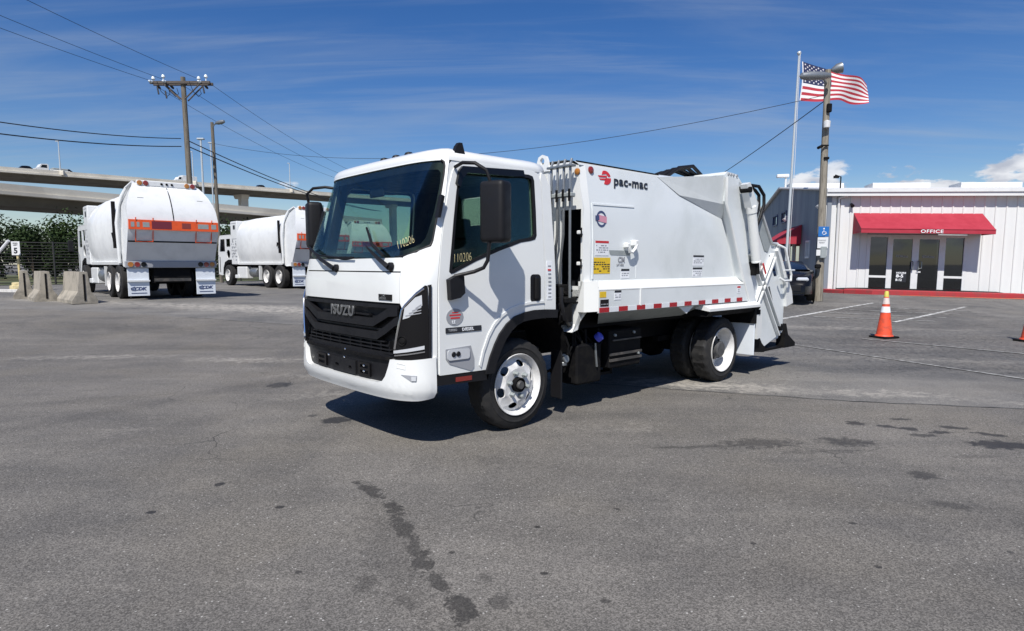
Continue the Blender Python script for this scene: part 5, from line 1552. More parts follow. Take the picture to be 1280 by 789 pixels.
# kerb in front of the entrance
def kerb(name, P, m, h=.15, wd=.32):
    g_ = MB()
    rows = []
    for i, (x, y) in enumerate(P):
        a, b = Vector(P[max(i - 1, 0)]), Vector(P[min(i + 1, len(P) - 1)])
        d = (b - a).normalized()
        n_ = Vector((-d.y, d.x))
        z = gz(x, y)
        q = Vector((x, y))
        back = q + n_ * wd
        rows.append([(x, y, z - .05), (x, y, z + h * .85), (x + n_.x * .03, y + n_.y * .03, z + h), (back.x, back.y, z + h), (back.x, back.y, z - .05)])
    g_.loft(rows, closed=True, cap0=True, cap1=True)
    return obj(name, g_, m, sharp=30)
def facpt(u, v):
    p = OM @ Vector((u, v, 0))
    return (p.x, p.y)
FK = [facpt(-.95, -.95), facpt(-.2, -1.55), facpt(.9, -1.65), facpt(2.2, -1.60), facpt(3.6, -1.42), facpt(4.6, -1.15)]
walk = MB()
N = 18
wr = [[], []]
for i in range(len(FK) - 1):
    for k in range(4):
        t = k / 4
        x = FK[i][0] + (FK[i + 1][0] - FK[i][0]) * t
        y = FK[i][1] + (FK[i + 1][1] - FK[i][1]) * t
        wr[0].append((x, y + .2, gz(x, y) + .142))
        wr[1].append((x + .35, y + 1.75, gz(x, y) + .20))
walk.loft(wr)
tagit(obj('pavement', walk, CHASSIS), None, None, None, 'structure')
tagit(kerb('kerb', FK, KERBRED, .17, .45), None, None, None, 'structure')
tagit(kerb('kerb', [facpt(4.62, -1.15), facpt(6.0, -.95), facpt(8, -.9), facpt(12, -.9)], KERBWHITE, .14, .4), None, None, None, 'structure')
tagit(kerb('kerb', [facpt(-1.6, .3), facpt(-1.35, -.55), facpt(-.98, -.93)], KERBRED, .14, .3), None, None, None, 'structure')
st_ = MB()
L = [[], []]
for i, (u_, v_) in enumerate(((.6, -1.72), (1.5, -1.72), (2.4, -1.66), (3.6, -1.49), (4.7, -1.22), (7, -1.0), (12, -1.0))):
    for q, vv in ((0, v_), (1, v_ - .17)):
        x, y = facpt(u_, vv)
        L[q].append((x, y, gz(x, y) + .010))
st_.loft(L)
tagit(obj('painted_or_sunlit_line', st_, KERBSUNLIT), None, None, None, 'structure')  # no line marking: strip coloured as the sunlit foot of the kerb


# ------------------------------------------------------------------ black car by the side wall
def car(name, label, x, y, rz, paint, z=None, L=4.5, Wd=1.85, H=1.36, group=None, detail=True):
    r = thing(name, label, 'car', (x, y, gz(x, y) if z is None else z), rz, group)
    l = L / 2
    hw = Wd / 2
    prof = [(-l, .55, .80), (-l + .1, .88, .90), (-l + .7, .96, .97), (-.4, .93, 1.0), (.75, .92, 1.0), (1.45, .84, .97), (l - .25, .68, .88), (l, .50, .70)]
    b = MB()
    rows = []
    for px_, zt, k in prof:
        w_ = hw * k
        rows.append([(px_, -w_, .22), (px_, -w_, .45), (px_, -w_ * .97, zt - .06), (px_, -w_ * .88, zt), (px_, 0, zt + .02), (px_, w_ * .88, zt), (px_, w_ * .97, zt - .06), (px_, w_, .45), (px_, w_, .22)])
    b.loft(rows, closed=True, cap0=True, cap1=True)
    body = obj('body', b, paint, r, sharp=50)
    c = MB()
    cr = [(-l + .55, .93, .72), (-1.05, H - .08, .62), (-.35, H, .60), (.25, H - .03, .61), (1.15, .92, .74)]
    c.loft([[(px_, -hw * .86, .90), (px_, -hw * k * 1.05, zt - .03 if zt > 1 else .92), (px_, 0, zt + .0), (px_, hw * k * 1.05, zt - .03 if zt > 1 else .92), (px_, hw * .86, .90)] for px_, zt, k in cr], cap0=False)
    obj('cabin', c, GLOSSBLACK, r, sharp=40)
    tm = MB().lathe([(.20, .03), (.29, 0), (.33, .03), (.335, .06), (.335, .16), (.33, .19), (.29, .22), (.20, .19)], (0, -.11, 0), (0, 1, 0), 24).mesh('wheel')
    for wx in (-l + .85, l - .92):
        for sg in (1, -1):
            wo = obj('wheel', tm, RUBBER, r, Matrix.Translation((wx, sg * (hw - .10), .335)))
            obj('rim', MB().lathe([(.21, .0), (.19, -.02), (.06, -.03), (.05, .0), (0, .0)], (0, sg * .10, 0), (0, sg, 0), 16), GREY, wo)
            obj('wheel_arch', MB().lathe([(.40, -.02), (.40, .012), (.34, .012)], (wx, sg * (hw * .985), .335), (0, sg, 0), 20), CHASSIS, body)
    if detail:
        for sg in (1, -1):
            obj('headlight', MB().box(l - .42, l - .12, sg * hw * .62 - .16, sg * hw * .62 + .16, .58, .70, .04), LENS, body)
            obj('mirror', MB().box(.62, .80, sg * (hw + .08) - .09, sg * (hw + .08) + .09, .95, 1.08, .03), paint, body)
            obj('door_seam', MB().tube([(.75, sg * (hw + .002), .35), (.80, sg * (hw + .002), .75), (.70, sg * hw * .96, .90)], .006, 4), CHASSIS, body)
        obj('grille', MB().box(l - .06, l + .012, -.55, .55, .30, .48, .02), BLACK, body)
    return r


car('parked_car', 'black low sports car parked by the office side wall', 8.62, 19.75, atan2(-.914, -.405), CARBLACK, H=1.2)


# ------------------------------------------------------------------ poles, lamps, wires
def pole(name, label, x, y, h, r0, r1, lean=(0, 0), m=WOOD, cat='pole', n=12):
    z = gz(x, y)
    r = thing(name, label, cat, (x, y, z))
    pt = MB().tube([(lean[0] * t, lean[1] * t, h * t) for t in (0, .25, .5, .75, 1)], [r0 + (r1 - r0) * t for t in (0, .25, .5, .75, 1)], n)
    obj('post', pt, m, r)
    return r


UX, UY, UH = -16.92, 33.0, 10.7
up = pole('utility_pole', 'tall wooden power pole with a double crossarm and white insulators, behind the orange-barred truck', UX, UY, UH, .16, .115, (-.12, 0), POLEWOOD)
for dy in (-.16, .16):
    obj('crossarm', MB().box(-1.75, 1.35, dy - .05, dy + .05, 10.32, 10.46, .01), DARKWOOD, up)
for sx in (-1, 1):
    obj('arm_brace', MB().tube([(-.12 + sx * .12, .17, 9.55), (-.12 + sx * .95, .17, 10.32)], .035, 6), DARKWOOD, up)
    obj('arm_brace', MB().tube([(-.12 + sx * .12, -.17, 9.55), (-.12 + sx * .95, -.17, 10.32)], .035, 6), DARKWOOD, up)
INS = [(-1.75, .16), (-1.05, -.16), (.62, .16), (1.15, -.16)]
for x, dy in INS:
    i_ = obj('insulator', MB().lathe([(.03, 0), (.03, .14), (.05, .16), (.095, .20), (.08, .27), (.05, .33), (0, .34)], (x, dy, 10.45), (0, 0, 1), 12), PORCELAIN, up)
for x in (-1.6, -.9, .9):
    obj('strain_insulator', MB().lathe([(0, 0), (.05, .05), (.07, .1), (.05, .15), (.07, .2), (.05, .3), (0, .34)], (x, -.2, 10.40), (.0, -1, -.1), 10), PORCELAIN, up)
    obj('strain_insulator', MB().lathe([(0, 0), (.05, .05), (.07, .1), (.05, .15), (.07, .2), (.05, .3), (0, .34)], (x, .2, 10.36), (0, 1, -.3), 10), WIRE, up)
for x in (-1.2, -.75, .45):
    obj('jumper_wire', MB().tube([(x, -.5, 10.35), (x + .08, -.3, 9.9), (x + .15, .1, 9.75), (x + .1, .5, 10.0), (x, .55, 10.3)], .015, 5), WIRE, up)
for x, z in ((-.95, 9.95), (-1.35, 10.15), (1.0, 10.2)):
    obj('fuse_cutout', MB().cyl((x, -.22, z), (x + .1, -.30, z - .38), .04, n=8), WIRE, up)


def wire(label, a, b, sag, r=.010, group='power lines strung from the tall pole'):
    a, b = Vector(a), Vector(b)
    pts = []
    N = 28
    for k in range(N + 1):
        t = k / N
        p = a.lerp(b, t)
        p.z -= 4 * sag * t * (1 - t)
        pts.append(p)
    o = obj('power_line', MB().tube(pts, r, 5), WIRE, None)
    return tagit(o, label, 'cable', group)


zt = UH + .38 + .30
for i, (x, lab, dxl) in enumerate(((-1.75, 'lowest of the three thin wires running in from the upper left to the crossarm', 0), (-1.05, 'middle of the three thin wires running in from the upper left to the crossarm', 0), (.70, 'topmost of the three thin wires running in from the upper left to the crossarm', 0))):
    wire(lab, (UX + x, UY - .3, 10.86 + (.05 * i)), (UX + x - 2.9 + .15 * i, UY - 22.0, 10.6 + .38 * i), .28)
for i, (x, lab) in enumerate(((-1.5, 'lowest of the three thin wires leaving the crossarm down to the right'), (-.2, 'middle of the three thin wires leaving the crossarm down to the right'), (1.2, 'topmost of the three thin wires leaving the crossarm down to the right'))):
    wire(lab, (UX + x, UY + .3, 10.80 - .1 * (2 - i)), (UX + x + 4.2, UY + 42, 10.4), 1.25)
for z, zl, lab, r in ((7.95, 7.6, 'upper of two thick dark cables crossing the left of the sky to the tall pole', .021), (7.55, 7.15, 'lower of two thick dark cables crossing the left of the sky to the tall pole', .024)):
    wire(lab, (UX - .3, UY - .18, z), (UX - 4.0, UY - 24, zl - 1.15), .75, r, 'thick cables on the tall pole')
for z, lab, r in ((7.95, 'upper of two thick cables sloping from the tall pole towards the bridge', .028), (7.65, 'lower of two thick cables sloping from the tall pole towards the bridge', .03)):
    wire(lab, (UX - .2, UY + .18, z), (UX + 1.2, UY + 42, 7.8), .62, r, 'thick cables on the tall pole')

lp = pole('street_lamp', 'wooden lamp post with a cobra-head lamp, right of the tall power pole', -16.95, 36.0, 9.1, .105, .085, (-.12, 0), POLEWOOD, 'street lamp')
obj('lamp_arm', MB().tube([(-.12, 0, 8.75), (.05, -.1, 8.95), (.22, -.15, 9.03)], .035, 8), ALU, lp)
obj('lamp_head', MB().lathe([(0, -.32), (.06, -.30), (.11, -.1), (.12, .12), (.08, .30), (0, .34)], (.42, -.2, 9.05), (1, -.3, .12), 12), ALU, lp)
for x, y, h, lab in ((-22.2, 45.0, 9.9, 'slim white lamp mast left of the wooden lamp post'), (-35.4, 74.0, 15.2, 'slim white lamp mast far behind the wooden lamp post')):
    wm = pole('lamp_mast', lab, x, y, h, .10, .065, (0, 0), POLEWHITE, 'street lamp', 8)
    obj('lamp_head', MB().box(-.25, .25, -.12, .12, h, h + .12, .03), POLEWHITE, wm)

# pole by the office
PX, PY = 9.42, 18.9
op = pole('utility_pole', 'weathered wooden pole beside the office with a blue parking sign', PX, PY, 6.85, .128, .085, (-.06, 0))
h0 = 6.9
arm = obj('lamp_arm', MB().tube([(-.05, 0, 6.42), (-.35, -.25, 6.56), (-.55, -.4, 6.58)], .03, 8), ALU, op)
obj('lamp_head', MB().lathe([(0, -.50), (.07, -.46), (.12, -.2), (.13, .2), (.09, .42), (0, .5)], (-.62, -.40, 6.56), (-1, -.12, -.05), 12), ALU, op)
obj('flood_lamp', MB().lathe([(0, 0), (.05, .02), (.14, .16), (.16, .30), (0, .32)], (.0, -.05, 6.82), (1, -.25, .2), 12), ALU, op)
obj('transformer_box', MB().box(-.10, .04, -.17, -.08, 5.6, 5.85, .02), CHASSIS, op)
obj('junction_box', MB().lathe([(0, -.12), (.09, -.10), (.10, .08), (0, .12)], (-.10, -.18, 5.25), (0, 0, 1), 10), FRAME, op)
obj('security_camera', MB().cyl((-.20, -.15, 4.62), (-.38, -.30, 4.54), .045, n=8).box(-.22, .0, -.16, -.12, 4.62, 4.66), CHASSIS, op)
obj('bracket', MB().box(-.10, .05, -.14, .08, 4.24, 4.31, .01), CHASSIS, op)
# signs fixed to the pole
sg_ = obj('parking_sign', MB().box(-.19, .13, -.185, -.17, 1.95, 2.25, .004), SIGNBLUE, op)
si = MB()
yy = -.190
si.cyl((-.03, yy - .002, 2.19), (-.03, yy + .002, 2.19), .022, n=12)
si.tube([(-.035, yy, 2.16), (-.03, yy, 2.09), (.03, yy, 2.09), (.055, yy, 2.03)], .010, 5)
si.tube([(-.055, yy, 2.11), (-.075, yy, 2.05), (-.04, yy, 2.005), (.01, yy, 2.02), (.025, yy, 2.06)], .009, 5)
obj('wheelchair_symbol', si, DECALWHITE, sg_)
obj('lower_sign', MB().box(-.20, .12, -.183, -.168, 1.60, 1.93, .004), FRAME, op)
text('PARKING', .055, DECALGREY, op, (-.18, -.186, 1.82), (1, 0, 0), (0, 0, 1), .001, .001)
text('PERMIT', .055, DECALGREY, op, (-.16, -.186, 1.75), (1, 0, 0), (0, 0, 1), .001, .001)
obj('notice_plate', MB().box(-.22, .10, -.183, -.168, 1.38, 1.56, .004), FRAME, op)
obj('meter_box', MB().box(-.10, .08, -.22, -.12, 1.30, 1.66, .02), GREY, op)

FX, FY = 10.62, 24.0
fp_ = pole('flagpole', 'slim white flagpole flying a striped flag beside the wooden pole', FX, FY, 8.85, .058, .034, (.15, 0), POLEWHITE, 'flagpole', 10)
obj('finial', MB().lathe([(0, 0), (.06, .03), (.08, .09), (.06, .14), (0, .17)], (.15, 0, 8.85), (0, 0, 1), 10), POLEWHITE, fp_)
obj('halyard', MB().tube([(.17, -.06, 9.0), (.14, -.09, 5), (.08, -.09, 1.2)], .008, 4), FLAGWHITE, fp_)
# flag, blown to the right in shallow folds
flag = thing('flag', 'stars and stripes flag blown out to the right of the flagpole', 'flag', (FX + .26, FY - .1, gz(FX, FY)))
FL, FH, FT = 2.65, 1.42, 8.62
def fpt(u, v):        # u along the fly 0..1, v down 0..1
    x = u * FL * .97
    yv = .20 * u * sin(7.5 * u + 1.6 * v) + .10 * sin(13 * u - 2.2 * v + .5) * u
    z = FT - .02 - v * FH * (1 - .50 * u) - .76 * u + .06 * sin(9 * u + 3 * v) * u
    return (x + .04 * sin(4 * v), -.0 + yv, z)
for k in range(13):
    n = 30
    u0 = .40 if k < 7 else 0
    A = [fpt(u0 + (1 - u0) * i / n, k / 13) for i in range(n + 1)]
    B = [fpt(u0 + (1 - u0) * i / n, (k + .5) / 13) for i in range(n + 1)]
    C_ = [fpt(u0 + (1 - u0) * i / n, (k + 1) / 13) for i in range(n + 1)]
    obj('stripe', MB().loft([A, B, C_]), FLAGRED if k % 2 == 0 else FLAGWHITE, flag)
obj('canton', MB().loft([[fpt(.4 * i / 12, 7 / 13 * j / 8) for i in range(13)] for j in range(9)]), FLAGBLUE, flag)
stars = MB()
for r_ in range(9):
    for c_ in range(6 if r_ % 2 == 0 else 5):
        u = .4 * ((2 * c_ + 1 + (r_ % 2)) / 12)
        v = 7 / 13 * (r_ + 1) / 10
        c0 = Vector(fpt(u, v))
        du = (Vector(fpt(u + .004, v)) - c0).normalized()
        dv = (Vector(fpt(u, v + .004)) - c0).normalized()
        nrm = du.cross(dv).normalized()
        if nrm.y > 0:
            nrm = -nrm
        for side_ in (1, -1):
            pp = []
            for q in range(10):
                rr_ = .040 if q % 2 == 0 else .017
                t_ = 2 * pi * q / 10
                pp.append(c0 + (du * sin(t_) - dv * cos(t_)) * rr_ + nrm * .006 * side_)
            stars.face(pp)
obj('stars', stars, FLAGWHITE, flag, smooth=False)
obj('hoist_band', MB().loft([[fpt(-.012, v / 6) for v in range(7)], [fpt(.004, v / 6) for v in range(7)]]), FLAGWHITE, flag)

z_ = gz(PX, PY)
wire('single service wire crossing the sky from the office pole to the left', (PX, PY, z_ + 6.15), (-17.0, 36, 8.3), 1.3, .009, 'service wires at the office pole')
wire('short slanting wire from the office pole down towards the tailgate', (PX - .05, PY + .1, z_ + 6.0), (9.6, 34.0, 5.2), .1, .014, 'service wires at the office pole')

# ------------------------------------------------------------------ cones
def cone(label, x, y, tilt=0.0):
    r = thing('traffic_cone', label, 'traffic cone', (x, y, gz(x, y) + .004), .3, 'traffic cones on the yard')
    obj('base', MB().box(-.19, .19, -.19, .19, 0, .035, .012), CHASSIS, r)
    H = .90
    def rad(z):
        return .145 - (.145 - .032) * (z - .035) / (H - .035)
    def seg(z0, z1, m_, nm, e=0.0):
        obj(nm, MB().lathe([(rad(z0) + e, z0), (rad((z0 + z1) / 2) + e, (z0 + z1) / 2), (rad(z1) + e, z1)], (0, 0, 0), (0, 0, 1), 28), m_, r)
    obj('foot_ring', MB().lathe([(.165, .03), (.16, .05), (.146, .065)], (0, 0, 0), (0, 0, 1), 28), CONEORANGE, r)
    seg(.035, H, CONEORANGE, 'body')
    seg(.50, .615, DECALWHITE, 'reflective_band', .003)
    seg(.665, .785, DECALPALE, 'reflective_band', .003)
    obj('tip', MB().lathe([(.046, .79), (.036, .90), (.028, .915), (0, .915)], (0, 0, 0), (0, 0, 1), 20), CONETIP, r)
    return r
DECALPALE = mat('pale_band', (.72, .60, .55), .6, var=.2, scale=14)
CONETIP = mat('yellow_tip', (.62, .55, .10), .6, var=.2, scale=14)
cone('orange traffic cone with white bands and yellow tip, standing in front of the office', 7.34, 12.05)
cone('orange traffic cone cut off by the right edge of the picture', 9.72, 11.45)

# ------------------------------------------------------------------ barriers, sign, gate, fence
def barrier(label, x, y, rz, L, chip=0):
    r = thing('concrete_barrier', label, 'concrete barrier', (x, y, gz(x, y)), rz, 'concrete barriers by the fence')
    P = [(-.30, 0), (-.30, .09), (-.15, .33), (-.095, .86), (.095, .86), (.15, .33), (.30, .09), (.30, 0)]
    rn_ = random.Random(int(abs(x) * 100))
    b = MB()
    n = 7
    rows = []
    for k in range(n + 1):
        t = -L / 2 + L * k / n
        rows.append([(t + rn_.uniform(-.012, .012) * (0 < k < n), py + rn_.uniform(-.008, .008), pz + rn_.uniform(-.006, .006) * (pz > 0)) for py, pz in P])
    b.loft(rows, closed=True, cap0=True, cap1=True)
    bo_ = obj('block', b, CONC, r, sharp=22)
    for e in (-1, 1):
        obj('end_slot', MB().box(e * L / 2 - .012, e * L / 2 + .012, -.022, .022, .08, .80), CHASSIS, r)
    if chip:
        obj('broken_edge', MB().loft([[(-L / 2 + .1, -.305, .0), (-L / 2 + .9, -.305, 0)], [(-L / 2 + .15, -.302, .10), (-L / 2 + .8, -.303, .09)], [(-L / 2 + .3, -.26, .18), (-L / 2 + .6, -.25, .17)]]), KERBWHITE, r)
    return r
def atp(px, Y, z=None):
    return ((px - 640) / 768.5 * Y * .995, Y)
BD1, BD2 = atp(93, 16.7), atp(56, 17.6)
barrier('grey concrete barrier with a chipped foot, nearer to the white truck', -12.24, 17.3, radians(137), 1.75, 1)
barrier('grey concrete barrier left of the chipped one', -13.95, 18.3, radians(133), 1.7)
barrier('short concrete barrier block set behind the left barrier', -15.5, 19.6, radians(128), 1.5)

SX, SY = atp(24, 24.5)
sp_ = thing('speed_sign', 'small white speed limit sign on a cream post in a concrete foot', 'road sign', (SX, SY, gz(SX, SY)))
obj('post', MB().tube([(0, 0, .1), (-.03, 0, 1.95)], .042, 10), YPOST, sp_)
obj('foot', MB().lathe([(.36, 0), (.36, .22), (.30, .24)], (0, 0, 0), (0, 0, 1), 20, cap=True), BASEY, sp_)
obj('foot', MB().lathe([(.28, .24), (.28, .34), (.20, .36)], (0, 0, 0), (0, 0, 1), 20, cap=True), BASEY, sp_)
pl_ = obj('sign_plate', MB().box(-.20, .14, -.07, -.055, 1.42, 1.96, .006), FRAME, sp_)
text('SPEED', .075, DECALBLACK, pl_, (-.03, -.073, 1.86), (1, 0, 0), (0, 0, 1), .001, .001, align='CENTER')
text('LIMIT', .075, DECALBLACK, pl_, (-.03, -.073, 1.79), (1, 0, 0), (0, 0, 1), .001, .001, align='CENTER')
text('5', .30, DECALBLACK, pl_, (-.03, -.073, 1.50), (1, 0, 0), (0, 0, 1), .001, .012, 1.05, 0, 'CENTER')
GXx, GYy = atp(-16, 24.0)
gt_ = thing('gate_arm', 'slanting white barrier arm at the left edge of the picture', 'barrier gate', (GXx, GYy, gz(GXx, GYy)))
obj('arm', MB().tube([(-.35, 0, .62), (.92, 0, 1.98)], .055, 8), FRAME, gt_)
obj('arm_band', MB().tube([(.30, 0, 1.316), (.42, 0, 1.445)], .058, 8), DECALRED, gt_)
obj('housing', MB().box(-.62, -.12, -.18, .18, 0, .95, .03), BASEY, gt_)
tagit(kerb('kerb', [atp(-60, 24.2), atp(0, 23.8), atp(45, 23.2)], KERBWHITE, .10, .2), None, None, None, 'structure')

fence = thing('wire_fence', 'dark horizontal wire fence running along the back of the yard', 'fence', (0, 0, 0))
FA, FB = Vector((-34, 26.0, 0)), Vector((-11.5, 44.0, 0))
FA2 = Vector((-24.0, 29.5, 0))
fd = (Vector((-13.0, 43.0, 0)) - Vector((-30, 26.5, 0)))
F0, F1 = Vector((-31, 26.0, 0)), Vector((-12.0, 44.0, 0))
post_me = MB().cyl((0, 0, 0), (0, 0, 2.25), .045, n=8).mesh('post')
NP = 11
for k in range(NP + 1):
    p = F0.lerp(F1, k / NP)
    obj('post', post_me, FENCEM, fence, Matrix.Translation((p.x, p.y, .38)))
for k in range(15):
    z = .38 + .12 + k * .147
    obj('fence_wire', MB().tube([(F0.x, F0.y, z), (F1.x, F1.y, z)], .017 if k not in (0, 14, 7) else .028, 5), FENCEM, fence)
tagit(obj('grass_verge', MB().loft([[(-60, 24.9 + .0, .39), (-32, 25.0, .39), (-11.0, 44.5, .39)], [(-60, 60, .39), (-40, 60, .39), (-5, 62, .39)]]), GRASS), None, None, None, 'structure')

# ------------------------------------------------------------------ trees under the bridge
LEAF = {}
for nm, c in (('leaf_dark', (.018, .032, .010)), ('leaf_mid', (.030, .050, .015)), ('leaf_light', (.050, .070, .022))):
    m_ = bpy.data.materials.new(nm)
    m_.use_nodes = True
    t = NT(m_.node_tree)
    b = t.n['Principled BSDF']
    oi = t.add('ShaderNodeTexNoise', {'Vector': t.add('ShaderNodeNewGeometry').outputs['Position'], 'Scale': .9, 'Detail': 3}).outputs['Fac']
    t.l.new(t.mix(t.ramp(oi, .35, .65), tuple(x * .7 for x in c), tuple(x * 1.3 for x in c)), b.inputs['Base Color'])
    b.inputs['Roughness'].default_value = .7
    b.inputs['Specular IOR Level'].default_value = .12
    LEAF[nm] = m_


def tree(name, label, x, y, h, w_, seed, leaf, n=1500, group='trees under the bridges', trunk_h=.35):
    rn_ = random.Random(seed)
    r = thing(name, label, 'tree', (x, y, .38), rn_.random() * 6, group)
    tb = MB()
    th = h * trunk_h
    tb.tube([(0, 0, 0), (rn_.uniform(-.1, .1), .05, th * .5), (rn_.uniform(-.2, .2), 0, th), (rn_.uniform(-.3, .3), 0, h * .75)], [.16 * h / 6, .13 * h / 6, .10 * h / 6, .02], 7)
    cl = []
    for k in range(int(11 + h)):
        a = rn_.uniform(0, 2 * pi)
        q = rn_.uniform(.15, 1)
        cz_ = th + (h - th) * rn_.uniform(.05, .92)
        k2 = 1 - .55 * abs((cz_ - th) / (h - th) - .42)
        c = Vector((cos(a) * w_ * .5 * q * k2, sin(a) * w_ * .5 * q * k2, cz_))
        cl.append((c, rn_.uniform(.16, .30) * w_))
        if k % 2 == 0:
            tb.tube([(0, 0, th * .8), (c.x * .5, c.y * .5, (th * .9 + c.z) / 2), tuple(c)], [.06 * h / 6, .04 * h / 6, .012], 5)
    obj('trunk', tb, BARK, r)
    vs, fs = [], []
    for i in range(n):
        c, rad = cl[rn_.randrange(len(cl))]
        d = Vector((rn_.gauss(0, 1), rn_.gauss(0, 1), rn_.gauss(0, .8))).normalized()
        p = c + d * rad * (rn_.random() ** .45)
        nn = (d + Vector((rn_.gauss(0, .6), rn_.gauss(0, .6), rn_.gauss(.3, .6)))).normalized()
        a, b_, _ = frame_from(nn)
        s_ = rn_.uniform(.08, .16)
        t_ = rn_.uniform(0, 6.28)
        u, v = a * cos(t_) + b_ * sin(t_), b_ * cos(t_) - a * sin(t_)
        k = len(vs)
        vs += [p - u * s_, p + v * s_ * .55, p + u * s_, p - v * s_ * .55]
        fs.append((k, k + 1, k + 2, k + 3))
    me = bpy.data.meshes.new('crown')
    me.from_pydata([tuple(v) for v in vs], [], fs)
    obj('crown', me, LEAF[leaf], r)
    return r


rn = random.Random(77)
kinds = [('leaf_dark', 'dark green'), ('leaf_mid', 'mid green'), ('leaf_light', 'yellowish green')]
spots = []
for k in range(12):
    t = k / 11
    base = Vector((-45, 46, 0)).lerp(Vector((-19, 64, 0)), t)
    spots.append((base.x + rn.uniform(-1.2, 1.2), base.y + rn.uniform(-2, 2), rn.uniform(4.4, 5.6), rn.uniform(4.6, 6.2)))
for k in range(9):
    t = k / 8
    base = Vector((-41, 41.0, 0)).lerp(Vector((-18, 57, 0)), t)
    spots.append((base.x + rn.uniform(-1, 1), base.y + rn.uniform(-.8, .8), rn.uniform(2.4, 3.4), rn.uniform(3.6, 5.0)))
ORD = ['leftmost', 'second from the left', 'third from the left', 'fourth from the left', 'fifth from the left', 'sixth from the left', 'seventh from the left', 'eighth from the left', 'ninth from the left', 'tenth from the left', 'second from the right', 'rightmost']
for i, (x, y, h, wd) in enumerate(spots):
    k = rn.choice([0, 0, 1, 1, 2])
    big = i < 12
    o_ = ORD[i] if big else (ORD[i - 12] if i < 20 else 'rightmost')
    tree('tree' if big else 'bush', '%s %s behind the wire fence, %s in the %s row' % (kinds[k][1], 'tree' if big else 'bush', o_, 'tall back' if big else 'low front'), x, y, h, wd, 100 + i, kinds[k][0], 4200 if big else 3000, 'trees under the bridges' if big else 'bushes along the wire fence', .25 if big else .12)

# ------------------------------------------------------------------ bridges
def bridge(name, label, p0, p1, zt0, zt1, width, depth, para, piers, far=1):
    r = thing(name, label, 'bridge', (0, 0, 0))
    A, B = Vector((*p0, 0)), Vector((*p1, 0))
    d = (B - A).normalized()
    nn = Vector((-d.y, d.x, 0))
    if nn.y < 0:
        nn = -nn
    def P(t, off, z):
        q = A.lerp(B, t) + nn * off
        return (q.x, q.y, zt0 + (zt1 - zt0) * t + z)
    N = 14
    def strip_(prof, nm, m_):
        b_ = MB()
        b_.loft([[P(k / N, o, z) for o, z in prof] for k in range(N + 1)], closed=True, cap0=True, cap1=True)
        return obj(nm, b_, m_, r, smooth=False)
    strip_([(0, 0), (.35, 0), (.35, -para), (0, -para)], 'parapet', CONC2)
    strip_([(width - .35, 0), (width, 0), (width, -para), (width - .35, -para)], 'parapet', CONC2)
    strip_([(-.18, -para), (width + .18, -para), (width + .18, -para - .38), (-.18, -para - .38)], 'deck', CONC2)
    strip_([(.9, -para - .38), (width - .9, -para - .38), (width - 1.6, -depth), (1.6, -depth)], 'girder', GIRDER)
    for k in range(N):
        pass
    for t in piers:
        q = A.lerp(B, t) + nn * width / 2
        zb = zt0 + (zt1 - zt0) * t - depth
        pr = MB()
        pr.prism([(-1.1, -.8), (1.1, -.8), (1.1, .8), (-1.1, .8)], lambda a, b, q=q: (q.x + d.x * a + nn.x * b, q.y + d.y * a + nn.y * b, .2), lambda a, b, q=q, zb=zb: (q.x + d.x * a + nn.x * b, q.y + d.y * a + nn.y * b, zb - 1.2))
        pr.prism([(-1.1, -1.0), (1.1, -1.0), (1.3, 2.2), (-1.3, 2.2)], lambda a, b, q=q, zb=zb: (q.x + d.x * a + nn.x * b, q.y + d.y * a + nn.y * b, zb - 1.2), lambda a, b, q=q, zb=zb: (q.x + d.x * a * 1.1 + nn.x * b * 1.3, q.y + d.y * a * 1.1 + nn.y * b * 1.3, zb))
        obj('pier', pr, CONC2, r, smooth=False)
    return r, P
UB, UPt = bridge('bridge', 'upper motorway bridge of pale concrete crossing high behind the yard', (-154, 64), (104, 415), 19.3, 31.5, 13, 1.85, .75, (.02, .13, .318, .45, .62, .8, .97))
LB, LPt = bridge('bridge', 'lower concrete ramp bridge beneath the upper one at the left', (-88, 16), (-26.5, 127), 10.55, 10.6, 11, 2.35, .85, (.02, .98))
for o_, z in ((.02, -.05),):
    pass
for t, lab, hh in ((.2116, 'slim light mast on the upper bridge left of the first truck', 6.4), (.3437, 'slim light mast on the upper bridge left of the foreground cab', 7.5), (.2786, 'slim light mast on the upper bridge near the wooden lamp post', 7.5)):
    p = UPt(t, .15, 0)
    m_ = thing('lamp_mast', lab, 'street lamp', p)
    obj('post', MB().tube([(0, 0, -.9), (0, 0, hh)], [.16, .09], 8), POLEWHITE, m_)
    obj('lamp_head', MB().box(-.6, .1, -.15, .15, hh - .05, hh + .1, .03), POLEWHITE, m_)
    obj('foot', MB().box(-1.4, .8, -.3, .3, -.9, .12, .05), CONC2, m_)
udir = atan2(415 - 64, 104 + 154)
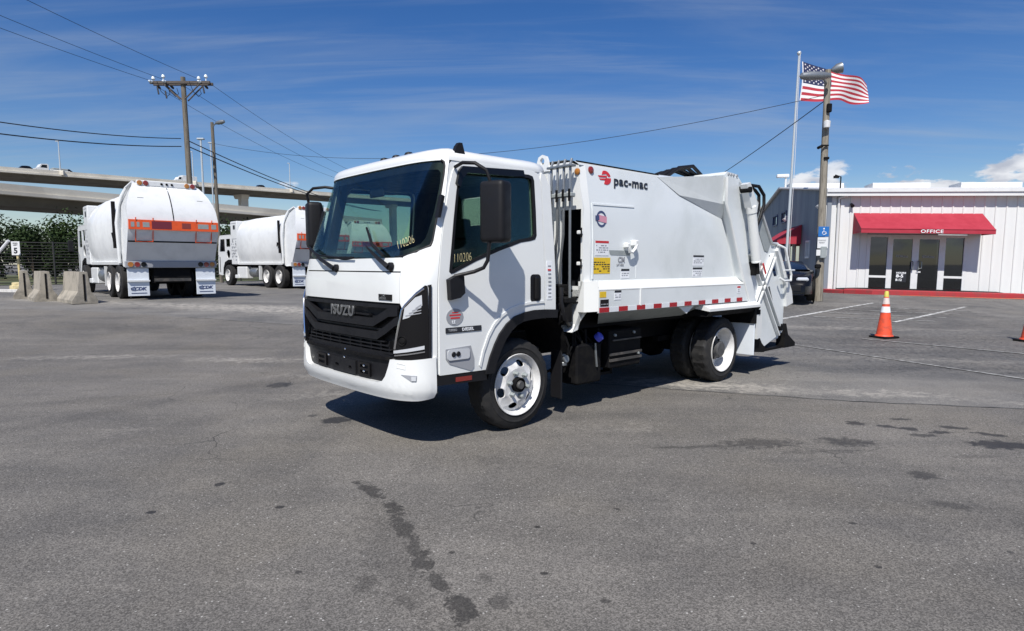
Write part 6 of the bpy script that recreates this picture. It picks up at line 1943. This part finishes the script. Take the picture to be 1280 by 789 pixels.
for t, off, lab, paint, kind in ((.1995, 2.6, 'dark car on the upper bridge at the left edge of the picture', CARBLACK, 0), (.2105, 2.6, 'white flatbed pickup on the upper bridge', OLDWHITE, 1), (.2165, 2.6, 'small dark car on the upper bridge behind the white pickup', CARBLACK, 0), (.2775, 2.6, 'white box van on the upper bridge beside the tall wooden pole', OLDWHITE, 2), (.326, 2.6, 'dark car on the upper bridge above its pier', CARBLACK, 0)):
    p = UPt(t, off, -.92)
    if kind == 0:
        car('passing_car', lab, p[0], p[1], udir, paint, p[2], 4.6, 1.85, 1.75, 'vehicles on the upper bridge', False)
    else:
        v_ = thing('passing_truck', lab, 'truck', p, udir + pi, 'vehicles on the upper bridge')
        if kind == 1:
            obj('bed', MB().box(-2.8, 1.0, -1.1, 1.1, .7, 1.25, .05), paint, v_)
            obj('load', MB().box(-2.5, .4, -.9, .9, 1.25, 1.75, .1), GREY, v_)
            obj('cab', MB().side([(1.2, .5), (1.2, 2.2), (1.5, 2.4), (2.5, 2.3), (3.0, 1.5), (3.6, 1.3), (3.6, .5)], -1.05, 1.05), paint, v_)
            obj('glass', MB().side([(1.5, 1.5), (1.5, 2.15), (2.4, 2.1), (2.7, 1.5)], -1.06, 1.06), GLOSSBLACK, v_)
        else:
            obj('box', MB().box(-2.2, 1.6, -1.0, 1.0, .7, 2.45, .05), paint, v_)
            obj('cab', MB().side([(1.7, .5), (1.7, 2.1), (2.4, 2.0), (2.8, 1.3), (3.4, 1.2), (3.4, .5)], -1.0, 1.0), paint, v_)
            obj('glass', MB().side([(1.9, 1.35), (1.9, 1.9), (2.35, 1.9), (2.6, 1.35)], -1.01, 1.01), GLOSSBLACK, v_)
        wm_ = MB().lathe([(.2, 0), (.45, .0), (.45, .25), (.2, .25)], (0, -.12, 0), (0, 1, 0), 16).mesh('wheel')
        for wx in (-2.2, 2.6):
            for sg in (1, -1):
                obj('wheel', wm_, RUBBER, v_, Matrix.Translation((wx, sg * .95, .45)))
for px_, t, hh in ((0, .142, 3.5),):
    m_ = thing('sign_post', 'small dark sign post standing on the lower bridge', 'sign', LPt(.50, 10.7, 0))
    obj('post', MB().tube([(0, 0, -.9), (0, 0, 2.6)], .12, 6), GREY, m_)
    obj('sign_back', MB().box(-.35, .35, -.05, .05, 1.2, 2.6, .02), WIRE, m_)
